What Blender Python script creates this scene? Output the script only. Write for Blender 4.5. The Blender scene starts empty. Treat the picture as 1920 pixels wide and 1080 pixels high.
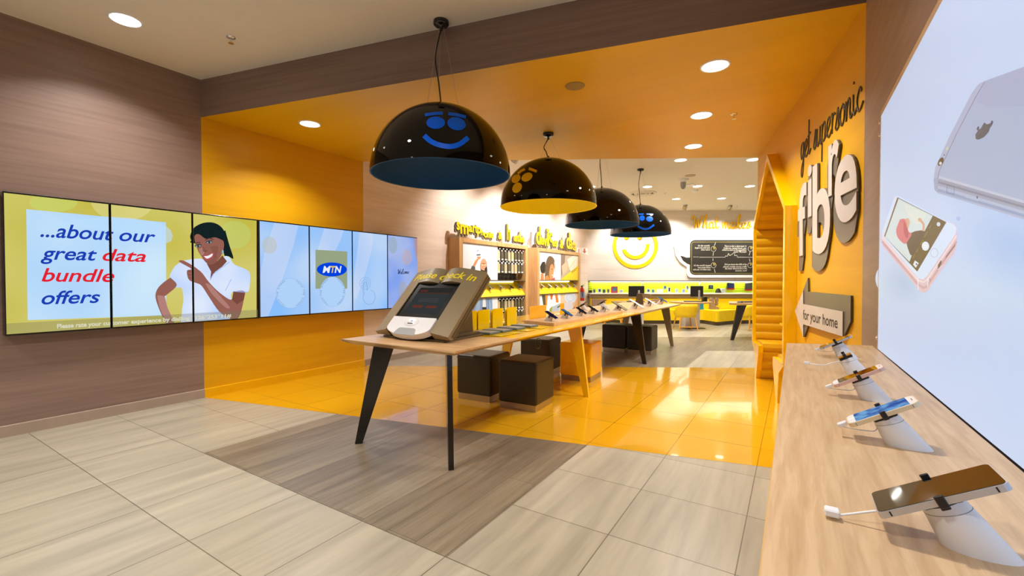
import bpy, bmesh, math, random
from math import sin, cos, pi, radians, sqrt
from mathutils import Vector, Matrix
V = Vector
random.seed(7)
C = bpy.context.scene.collection
sc = bpy.context.scene

# ------------------------------------------------------------------ camera
FPX, YAW, PITCH, CAMH = 840.0, 0.5623, -0.01757, 1.2
cam_d = bpy.data.cameras.new('camera'); cam = bpy.data.objects.new('camera', cam_d); C.objects.link(cam)
cam.location = (0, 0, CAMH)
cam.rotation_euler = (pi/2 + PITCH, 0, YAW)
cam_d.sensor_width = 36; cam_d.lens = 36*FPX/1920; cam_d.clip_start = .02; cam_d.clip_end = 100
sc.camera = cam

# ------------------------------------------------------------------ world, exposure
w = bpy.data.worlds.new('World'); sc.world = w; w.use_nodes = True
w.node_tree.nodes['Background'].inputs[0].default_value = (1, .98, .96, 1)
w.node_tree.nodes['Background'].inputs[1].default_value = .22
sc.view_settings.view_transform = 'Standard'; sc.view_settings.look = 'None'
sc.view_settings.gamma = 1; sc.view_settings.use_curve_mapping = False
sc.view_settings.exposure = 0.0
sc.cycles.max_bounces = 8; sc.cycles.diffuse_bounces = 4; sc.cycles.glossy_bounces = 4
sc.cycles.sample_clamp_indirect = 4
DOWN = 22.0      # watts of one recessed downlight
SPOTW = 150.0     # watts of one wall spotlight

# ------------------------------------------------------------------ where things of the photograph stand
cy_, sy_ = cos(YAW), sin(YAW); cp_, sp_ = cos(PITCH), sin(PITCH)
FW = V((-sy_*cp_, cy_*cp_, sp_)); RT = V((cy_, sy_, 0)); UP = RT.cross(FW)
EYE = V((0, 0, CAMH))
def ray(x, y): return FW + RT*((x-960)/FPX) + UP*((540-y)/FPX)
def atz(x, y, z): r = ray(x, y); return EYE + r*((z-CAMH)/r.z)
def atx(x, y, X): r = ray(x, y); return EYE + r*(X/r.x)
def aty(x, y, Y): r = ray(x, y); return EYE + r*(Y/r.y)
def onp(x, y, p, n): r = ray(x, y); return EYE + r*((V(p)-EYE).dot(V(n))/r.dot(V(n)))
XL = -5.087                                   # left wall
CM, CS = 3.22, 2.845                          # main ceiling, yellow soffit
P0 = V((XL, 2.18, 0)); P1 = V((.345, 3.393, 0))          # front line of the yellow portal
Q0 = V((XL, 4.19, 0)); Q1 = V((-.43, 6.94, 0))           # back line of the yellow portal
W0 = V((.345, 3.393, 0)); WD = V((-.218, .976, 0)).normalized(); WN = V((-WD.y, WD.x, 0)); 
if WN.x > 0: WN = -WN
def RW(x, y, off=0):                           # pixel -> (s, z) on the yellow right wall
    p = onp(x, y, W0 + WN*off, WN); return (p-W0).dot(WD), p.z
def rw(s, z, off=0): return W0 + WD*s + WN*off + V((0, 0, z))
K0 = V((XL, 12.25, 0)); KU = V((cos(YAW), sin(YAW), 0)); KV = V((sin(YAW), -cos(YAW), 0))   # back wall: along, towards us
def BK(x, y, v):                               # pixel -> (u, z) on a plane v in front of the back wall
    p = onp(x, y, K0 + KV*v, KV); return (p-K0).dot(KU), p.z
def bk(u, v, z=0): return K0 + KU*u + KV*v + V((0, 0, z))

# ------------------------------------------------------------------ materials
def lin(c):
    c = c/255.0
    return c/12.92 if c <= .04045 else ((c+.055)/1.055)**2.4
def rgb(r, g, b): return (lin(r), lin(g), lin(b), 1)
MATS = {}
def new_mat(name):
    m = bpy.data.materials.new(name); m.use_nodes = True; MATS[name] = m
    return m, m.node_tree, m.node_tree.nodes['Principled BSDF']
def N(nt, t, **kw):
    n = nt.nodes.new(t)
    for k, v in kw.items():
        if hasattr(n, k): setattr(n, k, v)
        else: n.inputs[k].default_value = v
    return n
def coords(nt, space, scale=(1, 1, 1), loc=(0, 0, 0), rot=(0, 0, 0)):
    mp = nt.nodes.new('ShaderNodeMapping'); mp.inputs['Scale'].default_value = scale
    mp.inputs['Location'].default_value = loc; mp.inputs['Rotation'].default_value = rot
    if space == 'world':
        g = nt.nodes.new('ShaderNodeNewGeometry'); nt.links.new(g.outputs['Position'], mp.inputs[0])
    else:
        t = nt.nodes.new('ShaderNodeTexCoord'); nt.links.new(t.outputs['Object'], mp.inputs[0])
    return mp.outputs[0]
def ramp(nt, fac, cols):
    r = nt.nodes.new('ShaderNodeValToRGB'); e = r.color_ramp.elements
    while len(e) < len(cols): e.new(.5)
    for i, (p, c) in enumerate(cols): e[i].position = p; e[i].color = c
    nt.links.new(fac, r.inputs[0]); return r.outputs[0]
def mix(nt, a, b, fac, mode='MIX'):
    m = nt.nodes.new('ShaderNodeMix'); m.data_type = 'RGBA'; m.blend_type = mode
    for s, i in ((a, 6), (b, 7)):
        if isinstance(s, tuple): m.inputs[i].default_value = s
        else: nt.links.new(s, m.inputs[i])
    if isinstance(fac, (int, float)): m.inputs[0].default_value = fac
    else: nt.links.new(fac, m.inputs[0])
    return m.outputs[2]
def plain(name, col, rough=.5, metal=0, coat=0, var=.04, scale=6, spec=.5):
    m, nt, b = new_mat(name)
    n = N(nt, 'ShaderNodeTexNoise', Scale=scale, Detail=3.0); nt.links.new(coords(nt, 'obj'), n.inputs['Vector'])
    d = tuple(c*(1-var) for c in col[:3])+(1,); l = tuple(min(1, c*(1+var)) for c in col[:3])+(1,)
    nt.links.new(ramp(nt, n.outputs['Fac'], [(.3, d), (.7, l)]), b.inputs['Base Color'])
    b.inputs['Roughness'].default_value = rough; b.inputs['Metallic'].default_value = metal
    b.inputs['Coat Weight'].default_value = coat; b.inputs['Specular IOR Level'].default_value = spec
    return m
def grain(name, dark, light, stretch, space='obj', rough=.5, bump=.0, detail=6, rings=False, spec=.4):
    """wood-like streaks: noise stretched along one axis"""
    m, nt, b = new_mat(name)
    n = N(nt, 'ShaderNodeTexNoise', Scale=1.0, Detail=float(detail), Roughness=.62, Distortion=.35)
    nt.links.new(coords(nt, space, stretch), n.inputs['Vector'])
    n2 = N(nt, 'ShaderNodeTexNoise', Scale=1.0, Detail=2.0)
    nt.links.new(coords(nt, space, tuple(s*.17 for s in stretch)), n2.inputs['Vector'])
    c = ramp(nt, n.outputs['Fac'], [(.33, dark), (.62, light)])
    c2 = ramp(nt, n2.outputs['Fac'], [(.35, (.94, .94, .94, 1)), (.65, (1.04, 1.04, 1.04, 1))])
    nt.links.new(mix(nt, c, c2, 1.0, 'MULTIPLY'), b.inputs['Base Color'])
    b.inputs['Roughness'].default_value = rough; b.inputs['Specular IOR Level'].default_value = spec
    if bump:
        bp = N(nt, 'ShaderNodeBump', Strength=bump, Distance=.002); nt.links.new(n.outputs['Fac'], bp.inputs['Height'])
        nt.links.new(bp.outputs[0], b.inputs['Normal'])
    return m
def glow(name, col, strength=1.0, col2=None, scale=1.5):
    m, nt, b = new_mat(name)
    e = nt.nodes.new('ShaderNodeEmission'); e.inputs[1].default_value = strength
    if col2:
        n = N(nt, 'ShaderNodeTexNoise', Scale=scale, Detail=1.0); nt.links.new(coords(nt, 'world'), n.inputs['Vector'])
        nt.links.new(ramp(nt, n.outputs['Fac'], [(.35, col), (.66, col2)]), e.inputs[0])
    else: e.inputs[0].default_value = col
    nt.links.new(e.outputs[0], nt.nodes['Material Output'].inputs[0])
    return m
def glow_veil(name, col, a):
    m = glow(name, col); nt = m.node_tree
    e = [n for n in nt.nodes if n.type == 'EMISSION'][0]
    t = nt.nodes.new('ShaderNodeBsdfTransparent'); mx = nt.nodes.new('ShaderNodeMixShader'); mx.inputs[0].default_value = a
    nt.links.new(t.outputs[0], mx.inputs[1]); nt.links.new(e.outputs[0], mx.inputs[2]); nt.links.new(mx.outputs[0], nt.nodes['Material Output'].inputs[0])
    return m
def tiles(name, cols, grout, size, loc, rough, row=None, offset=0.0, streak=(14, 1.1, 1), rot=0, amt=(.78, 1.12), coat=0, mortar=.0025, bumpy=False):
    m, nt, b = new_mat(name)
    br = N(nt, 'ShaderNodeTexBrick', offset=offset, squash=1.0)
    br.inputs['Color1'].default_value = cols[0]; br.inputs['Color2'].default_value = cols[1]; br.inputs['Mortar'].default_value = grout
    br.inputs['Scale'].default_value = 1.0; br.inputs['Mortar Size'].default_value = mortar; br.inputs['Mortar Smooth'].default_value = .1
    br.inputs['Brick Width'].default_value = size; br.inputs['Row Height'].default_value = row or size
    nt.links.new(coords(nt, 'world', (1, 1, 1), loc, (0, 0, rot)), br.inputs['Vector'])
    n = N(nt, 'ShaderNodeTexNoise', Scale=1.0, Detail=5.0, Roughness=.6, Distortion=.25)
    nt.links.new(coords(nt, 'world', streak), n.inputs['Vector'])
    s = ramp(nt, n.outputs['Fac'], [(.32, (amt[0],)*3+(1,)), (.68, (amt[1],)*3+(1,))])
    nt.links.new(mix(nt, br.outputs['Color'], s, 1.0, 'MULTIPLY'), b.inputs['Base Color'])
    b.inputs['Roughness'].default_value = rough; b.inputs['Coat Weight'].default_value = coat; b.inputs['Coat Roughness'].default_value = .03
    return m

YEL = rgb(240, 186, 0)
M_brown = grain('brown wood grain panel', rgb(134, 110, 101), rgb(148, 124, 114), (1, 1.0, 30), 'world', .42)
M_brownx = M_brown
M_yel = grain('yellow wood grain panel', rgb(220, 163, 8), rgb(227, 171, 10), (1, .9, 18), 'world', .4)
M_soffit = grain('yellow ceiling paint', rgb(220, 174, 0), rgb(223, 177, 0), (1.2, 12, 1), 'world', .38)
M_pale = grain('pale wood grain wall panel', rgb(225, 205, 195), rgb(236, 219, 210), (1, 1.3, 26), 'world', .5)
M_white = plain('white ceiling paint', rgb(232, 226, 212), .7, var=.01)
M_backwall = grain('off white wall panel', rgb(232, 224, 219), rgb(240, 233, 228), (1.3, 1.3, 24), 'world', .55)
M_base = plain('taupe skirting', rgb(168, 150, 136), .4)
M_basey = plain('yellow skirting', rgb(236, 180, 0), .3, coat=.3)
M_tile = tiles('light grey wood look tile', (rgb(173, 165, 147), rgb(163, 155, 137)), rgb(104, 96, 78), .5385, (.1933, -.934, 0), .33, streak=(11, .9, 1))
M_plank = tiles('dark wood plank floor', (rgb(136, 124, 104), rgb(116, 104, 86)), rgb(84, 74, 62), 1.25, (-1.473, -.183, 0), .35, row=.182, offset=.37, rot=pi/2, streak=(24, 1.5, 1), amt=(.7, 1.15), mortar=.0015)
M_tiley = tiles('glossy yellow tile', (rgb(218, 164, 22), rgb(214, 159, 20)), rgb(140, 104, 20), .5385, (.1933, -.934, 0), .12, streak=(3, 3, 1), amt=(.97, 1.03), coat=.6)
M_oak = grain('oak laminate', rgb(188, 153, 113), rgb(212, 180, 140), (70, 5, 70), 'obj', .4)
M_oakx = grain('oak laminate vertical', rgb(182, 138, 88), rgb(204, 160, 108), (16, 16, 1.4), 'obj', .42)
M_oakd = grain('oak table', rgb(190, 150, 104), rgb(216, 178, 132), (1.6, 14, 16), 'obj', .35)
M_black = plain('black lacquer', rgb(16, 15, 14), .25, coat=.3)
M_gloss = plain('gloss black dome', rgb(7, 6, 5), .03, coat=0, var=0, spec=.3)
M_blue = plain('navy dome lining', rgb(0, 74, 128), .6)
M_bluef = plain('blue print', rgb(8, 106, 255), .35, spec=.15, var=.0)
M_yelin = plain('yellow dome lining', rgb(255, 240, 0), .6)
M_yelf = plain('mustard print', rgb(235, 195, 30), .35, spec=.15, var=0)
M_leather = plain('dark brown leather', rgb(44, 38, 25), .42, var=.08, scale=40)
M_ylac = plain('yellow lacquer', rgb(242, 190, 0), .22, coat=.4)
M_steel = plain('brushed steel', rgb(190, 182, 168), .3, 1.0)
M_chrome = plain('chrome', rgb(230, 230, 235), .12, 1.0)
M_taupe = plain('taupe lacquer', rgb(142, 124, 92), .42)
M_taupe2 = plain('dark taupe', rgb(92, 78, 56), .35)
M_wplast = plain('white plastic', rgb(232, 232, 236), .28)
M_gplast = plain('grey plastic', rgb(150, 152, 154), .4)
M_bplast = plain('black plastic', rgb(18, 18, 19), .35)
M_glass = plain('black screen glass', rgb(10, 10, 11), .05, coat=1.0, var=0)
M_acry = plain('yellow acrylic', rgb(252, 214, 0), .18, coat=.4)
M_oacry = plain('orange acrylic', rgb(252, 186, 0), .18, coat=.4)
M_slate = plain('slate blue casing', rgb(96, 112, 122), .35)
M_stand = plain('stand plastic', rgb(226, 220, 218), .35)
M_pwhite = plain('white print', rgb(244, 246, 250), .4, var=.0)
M_sign = plain('sign yellow', rgb(255, 206, 10), .4)
M_signside = plain('sign side grey', rgb(128, 118, 100), .6)
M_fface = plain('satin white sign face', rgb(206, 198, 192), .3)
M_fdark = plain('dark bronze sign body', rgb(112, 104, 92), .34)
M_fscript = plain('dark bronze script', rgb(64, 52, 38), .35, .3)
M_text = plain('dark lettering', rgb(52, 44, 34), .5)
M_quilt = plain('yellow quilted vinyl', rgb(214, 164, 0), .45)
M_ymat = plain('bright yellow upholstery', rgb(250, 214, 0), .5)
M_ymat2 = plain('yellow chair shell', rgb(236, 198, 0), .5)
M_lime = plain('lime slat panel', rgb(206, 222, 20), .5)
M_woodleg = plain('honey wood', rgb(224, 160, 60), .4)
M_cush = plain('taupe cushion', rgb(150, 124, 104), .8, var=.12, scale=20)
M_teal = plain('teal cushion', rgb(20, 130, 165), .8, var=.3, scale=25)
M_red = plain('extinguisher red', rgb(190, 30, 24), .3, coat=.4)
M_board = plain('blackboard', rgb(38, 34, 26), .6)
M_lamp = glow('downlight lens', (1, .93, .82, 1), 9.0)
M_led = glow('shelf led strip', (.9, 1, .75, 1), 3.0)
M_galum = plain('silver phone', rgb(196, 198, 204), .3, .6)
M_gold = plain('pale gold phone', rgb(226, 210, 176), .3, .4)
M_rose = plain('rose phone', rgb(222, 180, 168), .3, .3)
M_lite = glow('lit phone screen', rgb(120, 175, 225), .9, rgb(60, 90, 170), 60)
M_blues = glow('lit blue phone screen', rgb(70, 120, 170), .8)
M_navys = glow('dim navy phone screen', rgb(32, 32, 80), .6)
M_case = plain('clear case pack', rgb(196, 184, 150), .25, coat=.5)
M_caseb = plain('dark case pack', rgb(90, 84, 68), .3, coat=.5)

# ------------------------------------------------------------------ mesh helpers
class MB:
    def __init__(s): s.v = []; s.f = []; s.m = []; s.s = []
    def add(s, vs, fs, mat=0, smooth=False):
        o = len(s.v); s.v += [tuple(p) for p in vs]
        for f in fs: s.f.append(tuple(i+o for i in f)); s.m.append(mat); s.s.append(smooth)
    def bm(s, bm, mat=0, smooth=False, M=None):
        bm.verts.index_update()
        vs = [(M @ v.co if M else v.co) for v in bm.verts]
        s.add(vs, [[v.index for v in f.verts] for f in bm.faces], mat, smooth); bm.free()
    def box(s, c, size, mat=0, bev=0, seg=2, M=None, smooth=False):
        bm = bmesh.new(); bmesh.ops.create_cube(bm, size=1)
        for v in bm.verts: v.co = V((v.co.x*size[0], v.co.y*size[1], v.co.z*size[2]))
        if bev: bmesh.ops.bevel(bm, geom=bm.edges[:], offset=bev, segments=seg, affect='EDGES', profile=.5)
        T = Matrix.Translation(V(c))
        s.bm(bm, mat, smooth, (M @ T) if M else T)
    def prism(s, pts, d0, d1, O=(0, 0, 0), ex=(1, 0, 0), ey=(0, 1, 0), ez=(0, 0, 1), mat=0, side=None, smooth=False):
        O, ex, ey, ez = V(O), V(ex), V(ey), V(ez); n = len(pts)
        a = [O+ex*p[0]+ey*p[1]+ez*d0 for p in pts]; b = [O+ex*p[0]+ey*p[1]+ez*d1 for p in pts]
        s.add(a+b, [tuple(range(n))[::-1], tuple(range(n, 2*n))], mat)
        s.add(a+b, [(i, (i+1) % n, n+(i+1) % n, n+i) for i in range(n)], mat if side is None else side, smooth)
    def lathe(s, prof, n=32, O=(0, 0, 0), mat=0, smooth=True, M=None, close=False, sx=1, sy=1):
        vs = []; fs = []
        for r, z in prof:
            for i in range(n):
                a = 2*pi*i/n; p = V((r*cos(a)*sx, r*sin(a)*sy, z)); p = M @ p if M else p; vs.append(V(O)+p)
        k = len(prof)
        for j in range(k-1):
            for i in range(n): fs.append((j*n+i, j*n+(i+1) % n, (j+1)*n+(i+1) % n, (j+1)*n+i))
        s.add(vs, fs, mat, smooth)
        if close: s.add(vs[:n]+vs[-n:], [tuple(range(n))[::-1], tuple(range(n, 2*n))], mat)
    def tube(s, path, r, n=8, mat=0, cap=True):
        path = [V(p) for p in path]; k = len(path); vs = []; up = V((.13, .37, 1)).normalized()
        rr = r if isinstance(r, (list, tuple)) else [r]*k
        for i, p in enumerate(path):
            t = (path[min(i+1, k-1)]-path[max(i-1, 0)])
            t = t.normalized() if t.length > 1e-9 else V((0, 0, 1))
            x = t.cross(up); x = x.normalized() if x.length > 1e-4 else t.cross(V((1, 0, 0))).normalized()
            y = x.cross(t)
            for j in range(n): a = 2*pi*j/n; vs.append(p+x*(cos(a)*rr[i])+y*(sin(a)*rr[i]))
        fs = [(i*n+j, i*n+(j+1) % n, (i+1)*n+(j+1) % n, (i+1)*n+j) for i in range(k-1) for j in range(n)]
        s.add(vs, fs, mat, True)
        if cap: s.add(vs[:n]+vs[-n:], [tuple(range(n))[::-1], tuple(range(n, 2*n))], mat)
    def build(s, name, mats, parent=None, loc=None, M=None):
        me = bpy.data.meshes.new(name)
        vs = [tuple(M @ V(p)) for p in s.v] if M else s.v
        me.from_pydata(vs, [], s.f)
        mats = mats if isinstance(mats, (list, tuple)) else [mats]
        for m in mats: me.materials.append(m)
        for p, mi, sm in zip(me.polygons, s.m, s.s): p.material_index = min(mi, len(mats)-1); p.use_smooth = sm
        bm = bmesh.new(); bm.from_mesh(me); bmesh.ops.recalc_face_normals(bm, faces=bm.faces[:]); bm.to_mesh(me); bm.free()
        o = bpy.data.objects.new(name, me); C.objects.link(o)
        if parent: o.parent = parent
        if loc: o.location = loc
        return o
def B(c, size, bev=0, seg=2, M=None, smooth=False):
    m = MB(); m.box(c, size, 0, bev, seg, M, smooth); return m
def thing(name, label, cat, loc=(0, 0, 0), rz=0, group=None):
    o = bpy.data.objects.new(name, None); C.objects.link(o); o.empty_display_size = .05
    o.location = loc; o.rotation_euler = (0, 0, rz); return tag(o, label, cat, group)
def tag(o, label, cat, group=None):
    o['label'] = label; o['category'] = cat
    if group: o['group'] = group
    return o
def struct(name, mb, mats, label=None):
    o = mb.build(name, mats); o['kind'] = 'structure'
    if label: o['label'] = label
    return o
def copy_tree(src, loc, rz, label, group=None):
    r = src.copy(); C.objects.link(r); r.location = loc; r.rotation_euler = (0, 0, rz); r['label'] = label
    if group: r['group'] = group
    def rec(a, b):
        for ch in list(a.children):
            c = ch.copy(); C.objects.link(c); c.parent = b; rec(ch, c)
    rec(src, r); return r
def basis(x, y, z, o=(0, 0, 0)):
    x, y, z, o = V(x), V(y), V(z), V(o)
    return Matrix(((x.x, y.x, z.x, o.x), (x.y, y.y, z.y, o.y), (x.z, y.z, z.z, o.z), (0, 0, 0, 1)))

# text as flat polygons, from the built-in font
_tc = {}
def text2d(t, bold=0.0, shear=0.0):
    k = (t, bold, shear)
    if k in _tc: return _tc[k]
    cu = bpy.data.curves.new('t', 'FONT'); cu.body = t; cu.size = 1; cu.shear = shear; cu.offset = bold; cu.resolution_u = 7
    cu.fill_mode = 'FRONT'
    ob = bpy.data.objects.new('t', cu); C.objects.link(ob)
    dg = bpy.context.evaluated_depsgraph_get(); me = bpy.data.meshes.new_from_object(ob.evaluated_get(dg))
    vs = [(v.co.x, v.co.y) for v in me.vertices]; fs = [tuple(p.vertices) for p in me.polygons]
    # merge doubles so that outlines close
    idx = {}; remap = []; out = []
    for x, y in vs:
        kk = (round(x, 5), round(y, 5))
        if kk not in idx: idx[kk] = len(out); out.append((x, y))
        remap.append(idx[kk])
    fs = [tuple(dict.fromkeys(remap[i] for i in f)) for f in fs]; fs = [f for f in fs if len(f) > 2]
    bpy.data.objects.remove(ob); bpy.data.curves.remove(cu); bpy.data.meshes.remove(me)
    _tc[k] = (out, fs); return _tc[k]
def bounds(vs): return min(p[0] for p in vs), max(p[0] for p in vs), min(p[1] for p in vs), max(p[1] for p in vs)
def outline(fs):
    e = {}
    for f in fs:
        for a, b in zip(f, f[1:]+f[:1]):
            if (b, a) in e: del e[(b, a)]
            else: e[(a, b)] = 1
    return list(e)
def bil(q, u, v):
    a, b, c, d = q    # bl br tr tl
    return tuple((a[i]*(1-u)+b[i]*u)*(1-v)+(d[i]*(1-u)+c[i]*u)*v for i in range(len(a)))
ASC = .73
def text_pts(t, q, bold=0, shear=0, fit=False):
    """text mapped into a quad: base line on bl-br and ascender on tl-tr (fit: glyph bounds fill the quad)"""
    vs, fs = text2d(t, bold, shear); x0, x1, y0, y1 = bounds(vs)
    if not fit: y0, y1 = 0, ASC
    return [bil(q, (x-x0)/(x1-x0), (y-y0)/(y1-y0)) for x, y in vs], fs
def smooth_path(pts, k=5):
    out = []; n = len(pts)
    for i in range(n-1):
        p0, p1, p2, p3 = pts[max(i-1, 0)], pts[i], pts[i+1], pts[min(i+2, n-1)]
        for j in range(k):
            t = j/k
            out.append(tuple(.5*((2*b)+(-a+c)*t+(2*a-5*b+4*c-d)*t*t+(-a+3*b-3*c+d)*t**3) for a, b, c, d in zip(p0, p1, p2, p3)))
    out.append(tuple(pts[-1])); return out
# handwriting strokes (x height .45, ascender about 1)
HW = {
 'a': (.55, [[(.38, .4), (.2, .45), (.05, .25), (.08, .03), (.22, 0), (.36, .2), (.4, .44), (.38, .1), (.45, 0), (.57, .08)]]),
 'c': (.42, [[(.34, .36), (.22, .46), (.05, .25), (.1, .02), (.25, 0), (.44, .12)]]),
 'e': (.44, [[(0, .1), (.2, .2), (.34, .33), (.27, .46), (.1, .38), (.04, .18), (.12, .02), (.28, 0), (.46, .12)]]),
 'g': (.5, [[(.38, .4), (.2, .45), (.05, .25), (.1, .04), (.25, .05), (.38, .3), (.4, .44), (.37, -.15), (.24, -.46), (.08, -.42), (.16, -.2), (.52, .1)]]),
 'h': (.52, [[(0, .05), (.2, .6), (.34, .95), (.26, 1.02), (.14, .7), (.06, 0), (.12, .25), (.28, .45), (.36, .32), (.33, .06), (.42, 0), (.54, .1)]]),
 'i': (.26, [[(.05, .44), (.05, .08), (.13, 0), (.28, .1)], [(.09, .66), (.1, .69), (.11, .66)]]),
 'k': (.5, [[(0, .05), (.2, .6), (.34, .95), (.26, 1.02), (.14, .7), (.06, 0), (.14, .28), (.34, .44), (.32, .28), (.14, .22), (.3, .02), (.42, 0), (.52, .1)]]),
 'l': (.3, [[(0, .05), (.18, .5), (.28, .95), (.2, 1.02), (.1, .6), (.08, .1), (.16, 0), (.3, .1)]]),
 'm': (.72, [[(.04, .44), (.05, 0), (.1, .26), (.2, .45), (.28, .36), (.28, 0), (.34, .28), (.44, .45), (.53, .36), (.53, .06), (.6, 0), (.74, .1)]]),
 'n': (.5, [[(.04, .44), (.05, 0), (.1, .26), (.22, .45), (.32, .36), (.31, .06), (.4, 0), (.52, .1)]]),
 'o': (.46, [[(.26, .45), (.08, .36), (.04, .15), (.16, 0), (.33, .1), (.36, .34), (.24, .46), (.3, .36), (.48, .38)]]),
 'p': (.48, [[(.06, .45), (.05, 0), (.03, -.48)], [(.05, .15), (.14, .4), (.3, .45), (.36, .25), (.26, .02), (.08, .05)], [(.26, .02), (.5, .12)]]),
 'r': (.36, [[(.03, .4), (.1, .45), (.07, 0), (.1, .25), (.22, .44), (.36, .4)]]),
 's': (.36, [[(0, .05), (.14, .3), (.22, .48), (.26, .24), (.24, .04), (.1, 0), (.02, .05)], [(.22, .02), (.38, .1)]]),
 't': (.34, [[(.14, .92), (.1, .4), (.09, .08), (.17, 0), (.36, .1)], [(-.02, .5), (.3, .54)]]),
 'u': (.5, [[(.04, .45), (.04, .1), (.13, 0), (.28, .14), (.36, .45), (.35, .08), (.42, 0), (.52, .1)]]),
 'W': (.95, [[(-.04, .6), (.0, .85), (.13, .95), (.22, .7), (.26, .02), (.4, .4), (.52, .72), (.56, .02), (.74, .5), (.88, .98)]]),
 ' ': (.32, []),
}
def hand(t):
    x = 0; out = []
    for ch in t:
        adv, st = HW[ch]
        for s_ in st: out.append(smooth_path([(x+p[0], p[1]) for p in s_], 4))
        x += adv
    return out, x

# flat artwork: polygons in photo pixels laid on one printed or lit surface
class Art:
    def __init__(s, fn, n, eps=.00003, base=.0008): s.fn = fn; s.n = V(n); s.eps = eps; s.base = base; s.v = []; s.f = []; s.m = []; s.k = 0; s.mats = []
    def _mi(s, m):
        if m not in s.mats: s.mats.append(m)
        return s.mats.index(m)
    def raw(s, pts, fs, mat, same=False):
        if not same: s.k += 1
        o = len(s.v); d = s.n*(s.base+s.eps*s.k)
        s.v += [tuple(V(s.fn(*p))+d) for p in pts]
        for f in fs: s.f.append(tuple(i+o for i in f)); s.m.append(s._mi(mat))
    def poly(s, pts, mat, sm=False):
        if sm: pts = smooth_path(list(pts)+[pts[0]], 4)[:-1]
        s.raw(pts, [tuple(range(len(pts)))], mat)
    def ell(s, cx, cy, rx, ry, mat, n=28, rot=0):
        c, d = cos(rot), sin(rot)
        s.poly([(cx+rx*cos(a)*c-ry*sin(a)*d, cy+rx*cos(a)*d+ry*sin(a)*c) for a in (2*pi*i/n for i in range(n))], mat)
    def ring(s, cx, cy, rx, ry, wd, mat, a0=0, a1=2*pi, n=36):
        pts = []
        for i in range(n+1):
            a = a0+(a1-a0)*i/n; pts += [(cx+(rx-wd/2)*cos(a), cy+(ry-wd/2)*sin(a)), (cx+(rx+wd/2)*cos(a), cy+(ry+wd/2)*sin(a))]
        s.raw(pts, [(2*i, 2*i+1, 2*i+3, 2*i+2) for i in range(n)], mat)
    def line(s, pts, wd, mat):
        first = True
        for a, b in zip(pts, pts[1:]):
            dx, dy = b[0]-a[0], b[1]-a[1]; l = math.hypot(dx, dy) or 1; nx, ny = -dy/l*wd/2, dx/l*wd/2
            s.raw([(a[0]+nx, a[1]+ny), (b[0]+nx, b[1]+ny), (b[0]-nx, b[1]-ny), (a[0]-nx, a[1]-ny)], [(0, 1, 2, 3)], mat, same=not first); first = False
    def text(s, t, bl, br, tr, tl, mat, bold=0, shear=0, fit=False):
        pts, fs = text_pts(t, (bl, br, tr, tl), bold, shear, fit); s.raw(pts, fs, mat)
    def hand(s, t, bl, br, tr, tl, wd, mat):
        st, W = hand(t); first = True
        for path in st:
            q = [bil((bl, br, tr, tl), p[0]/W, p[1]) for p in path]
            k0 = s.k
            if first: s.line(q, wd, mat); first = False
            else: s.k -= 1; s.line(q, wd, mat)
    def build(s, name, parent, mats=None, clip=None, M=None):
        me = bpy.data.meshes.new(name); me.from_pydata([tuple(M @ V(p)) for p in s.v] if M else s.v, [], s.f)
        for p, mi in zip(me.polygons, s.m): p.material_index = mi
        for m in s.mats: me.materials.append(m)
        if clip:
            bm = bmesh.new(); bm.from_mesh(me)
            for co, no in clip:
                bmesh.ops.bisect_plane(bm, geom=bm.verts[:]+bm.edges[:]+bm.faces[:], plane_co=co, plane_no=no, clear_outer=True)
            bm.to_mesh(me); bm.free()
        if not me.polygons: bpy.data.meshes.remove(me); return None
        o = bpy.data.objects.new(name, me); C.objects.link(o)
        if parent: o.parent = parent
        return o
_ink = {}
def ink(r, g, b):
    k = (r, g, b)
    if k not in _ink: _ink[k] = plain('ink %d %d %d' % k, rgb(r, g, b), .4, var=0)
    return _ink[k]
_lk = {}
def emissive_ink(r, g, b):
    k = (r, g, b)                              # poster print with emission added to brighten it, the backlight being assumed
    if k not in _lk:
        m, nt, bs_ = new_mat('emissive ink %d %d %d' % k); c = rgb(r, g, b)
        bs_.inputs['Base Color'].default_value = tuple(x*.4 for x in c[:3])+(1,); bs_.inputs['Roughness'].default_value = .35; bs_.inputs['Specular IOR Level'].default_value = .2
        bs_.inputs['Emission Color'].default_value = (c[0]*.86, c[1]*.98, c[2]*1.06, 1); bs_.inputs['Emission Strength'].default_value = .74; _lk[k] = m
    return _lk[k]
_px = {}
def px(r, g, b):
    k = (r, g, b)
    if k not in _px: _px[k] = glow('lit %d %d %d' % k, rgb(r, g, b))
    return _px[k]

# ================================================================== THE SHELL
FR = -6.0                                      # how far the shop front reaches behind the camera
def line_at(p, q, X): t = (X-p.x)/(q.x-p.x); return p + (q-p)*t
WE = rw(3.55, 0)                               # back end of the yellow right wall
m = MB()
m.add([(XL, FR, 0), (3, FR, 0), (3, 17, 0), (XL, 17, 0)], [(0, 1, 2, 3)], 0)
e = .0008
# dark plank strip in front of the portal
a, b = line_at(P0, P1, -3.457), line_at(P0, P1, -1.262)
m.add([(-3.457, 1.473, e), (-1.262, 1.473, e), (b.x, b.y, e), (a.x, a.y, e)], [(0, 1, 2, 3)], 1)
# yellow tiles under the portal
m.add([(P0.x, P0.y, e), (P1.x, P1.y, e), (Q1.x+1.2, Q1.y+.716, e), (Q0.x, Q0.y, e)], [(0, 1, 2, 3)], 2)
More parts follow.
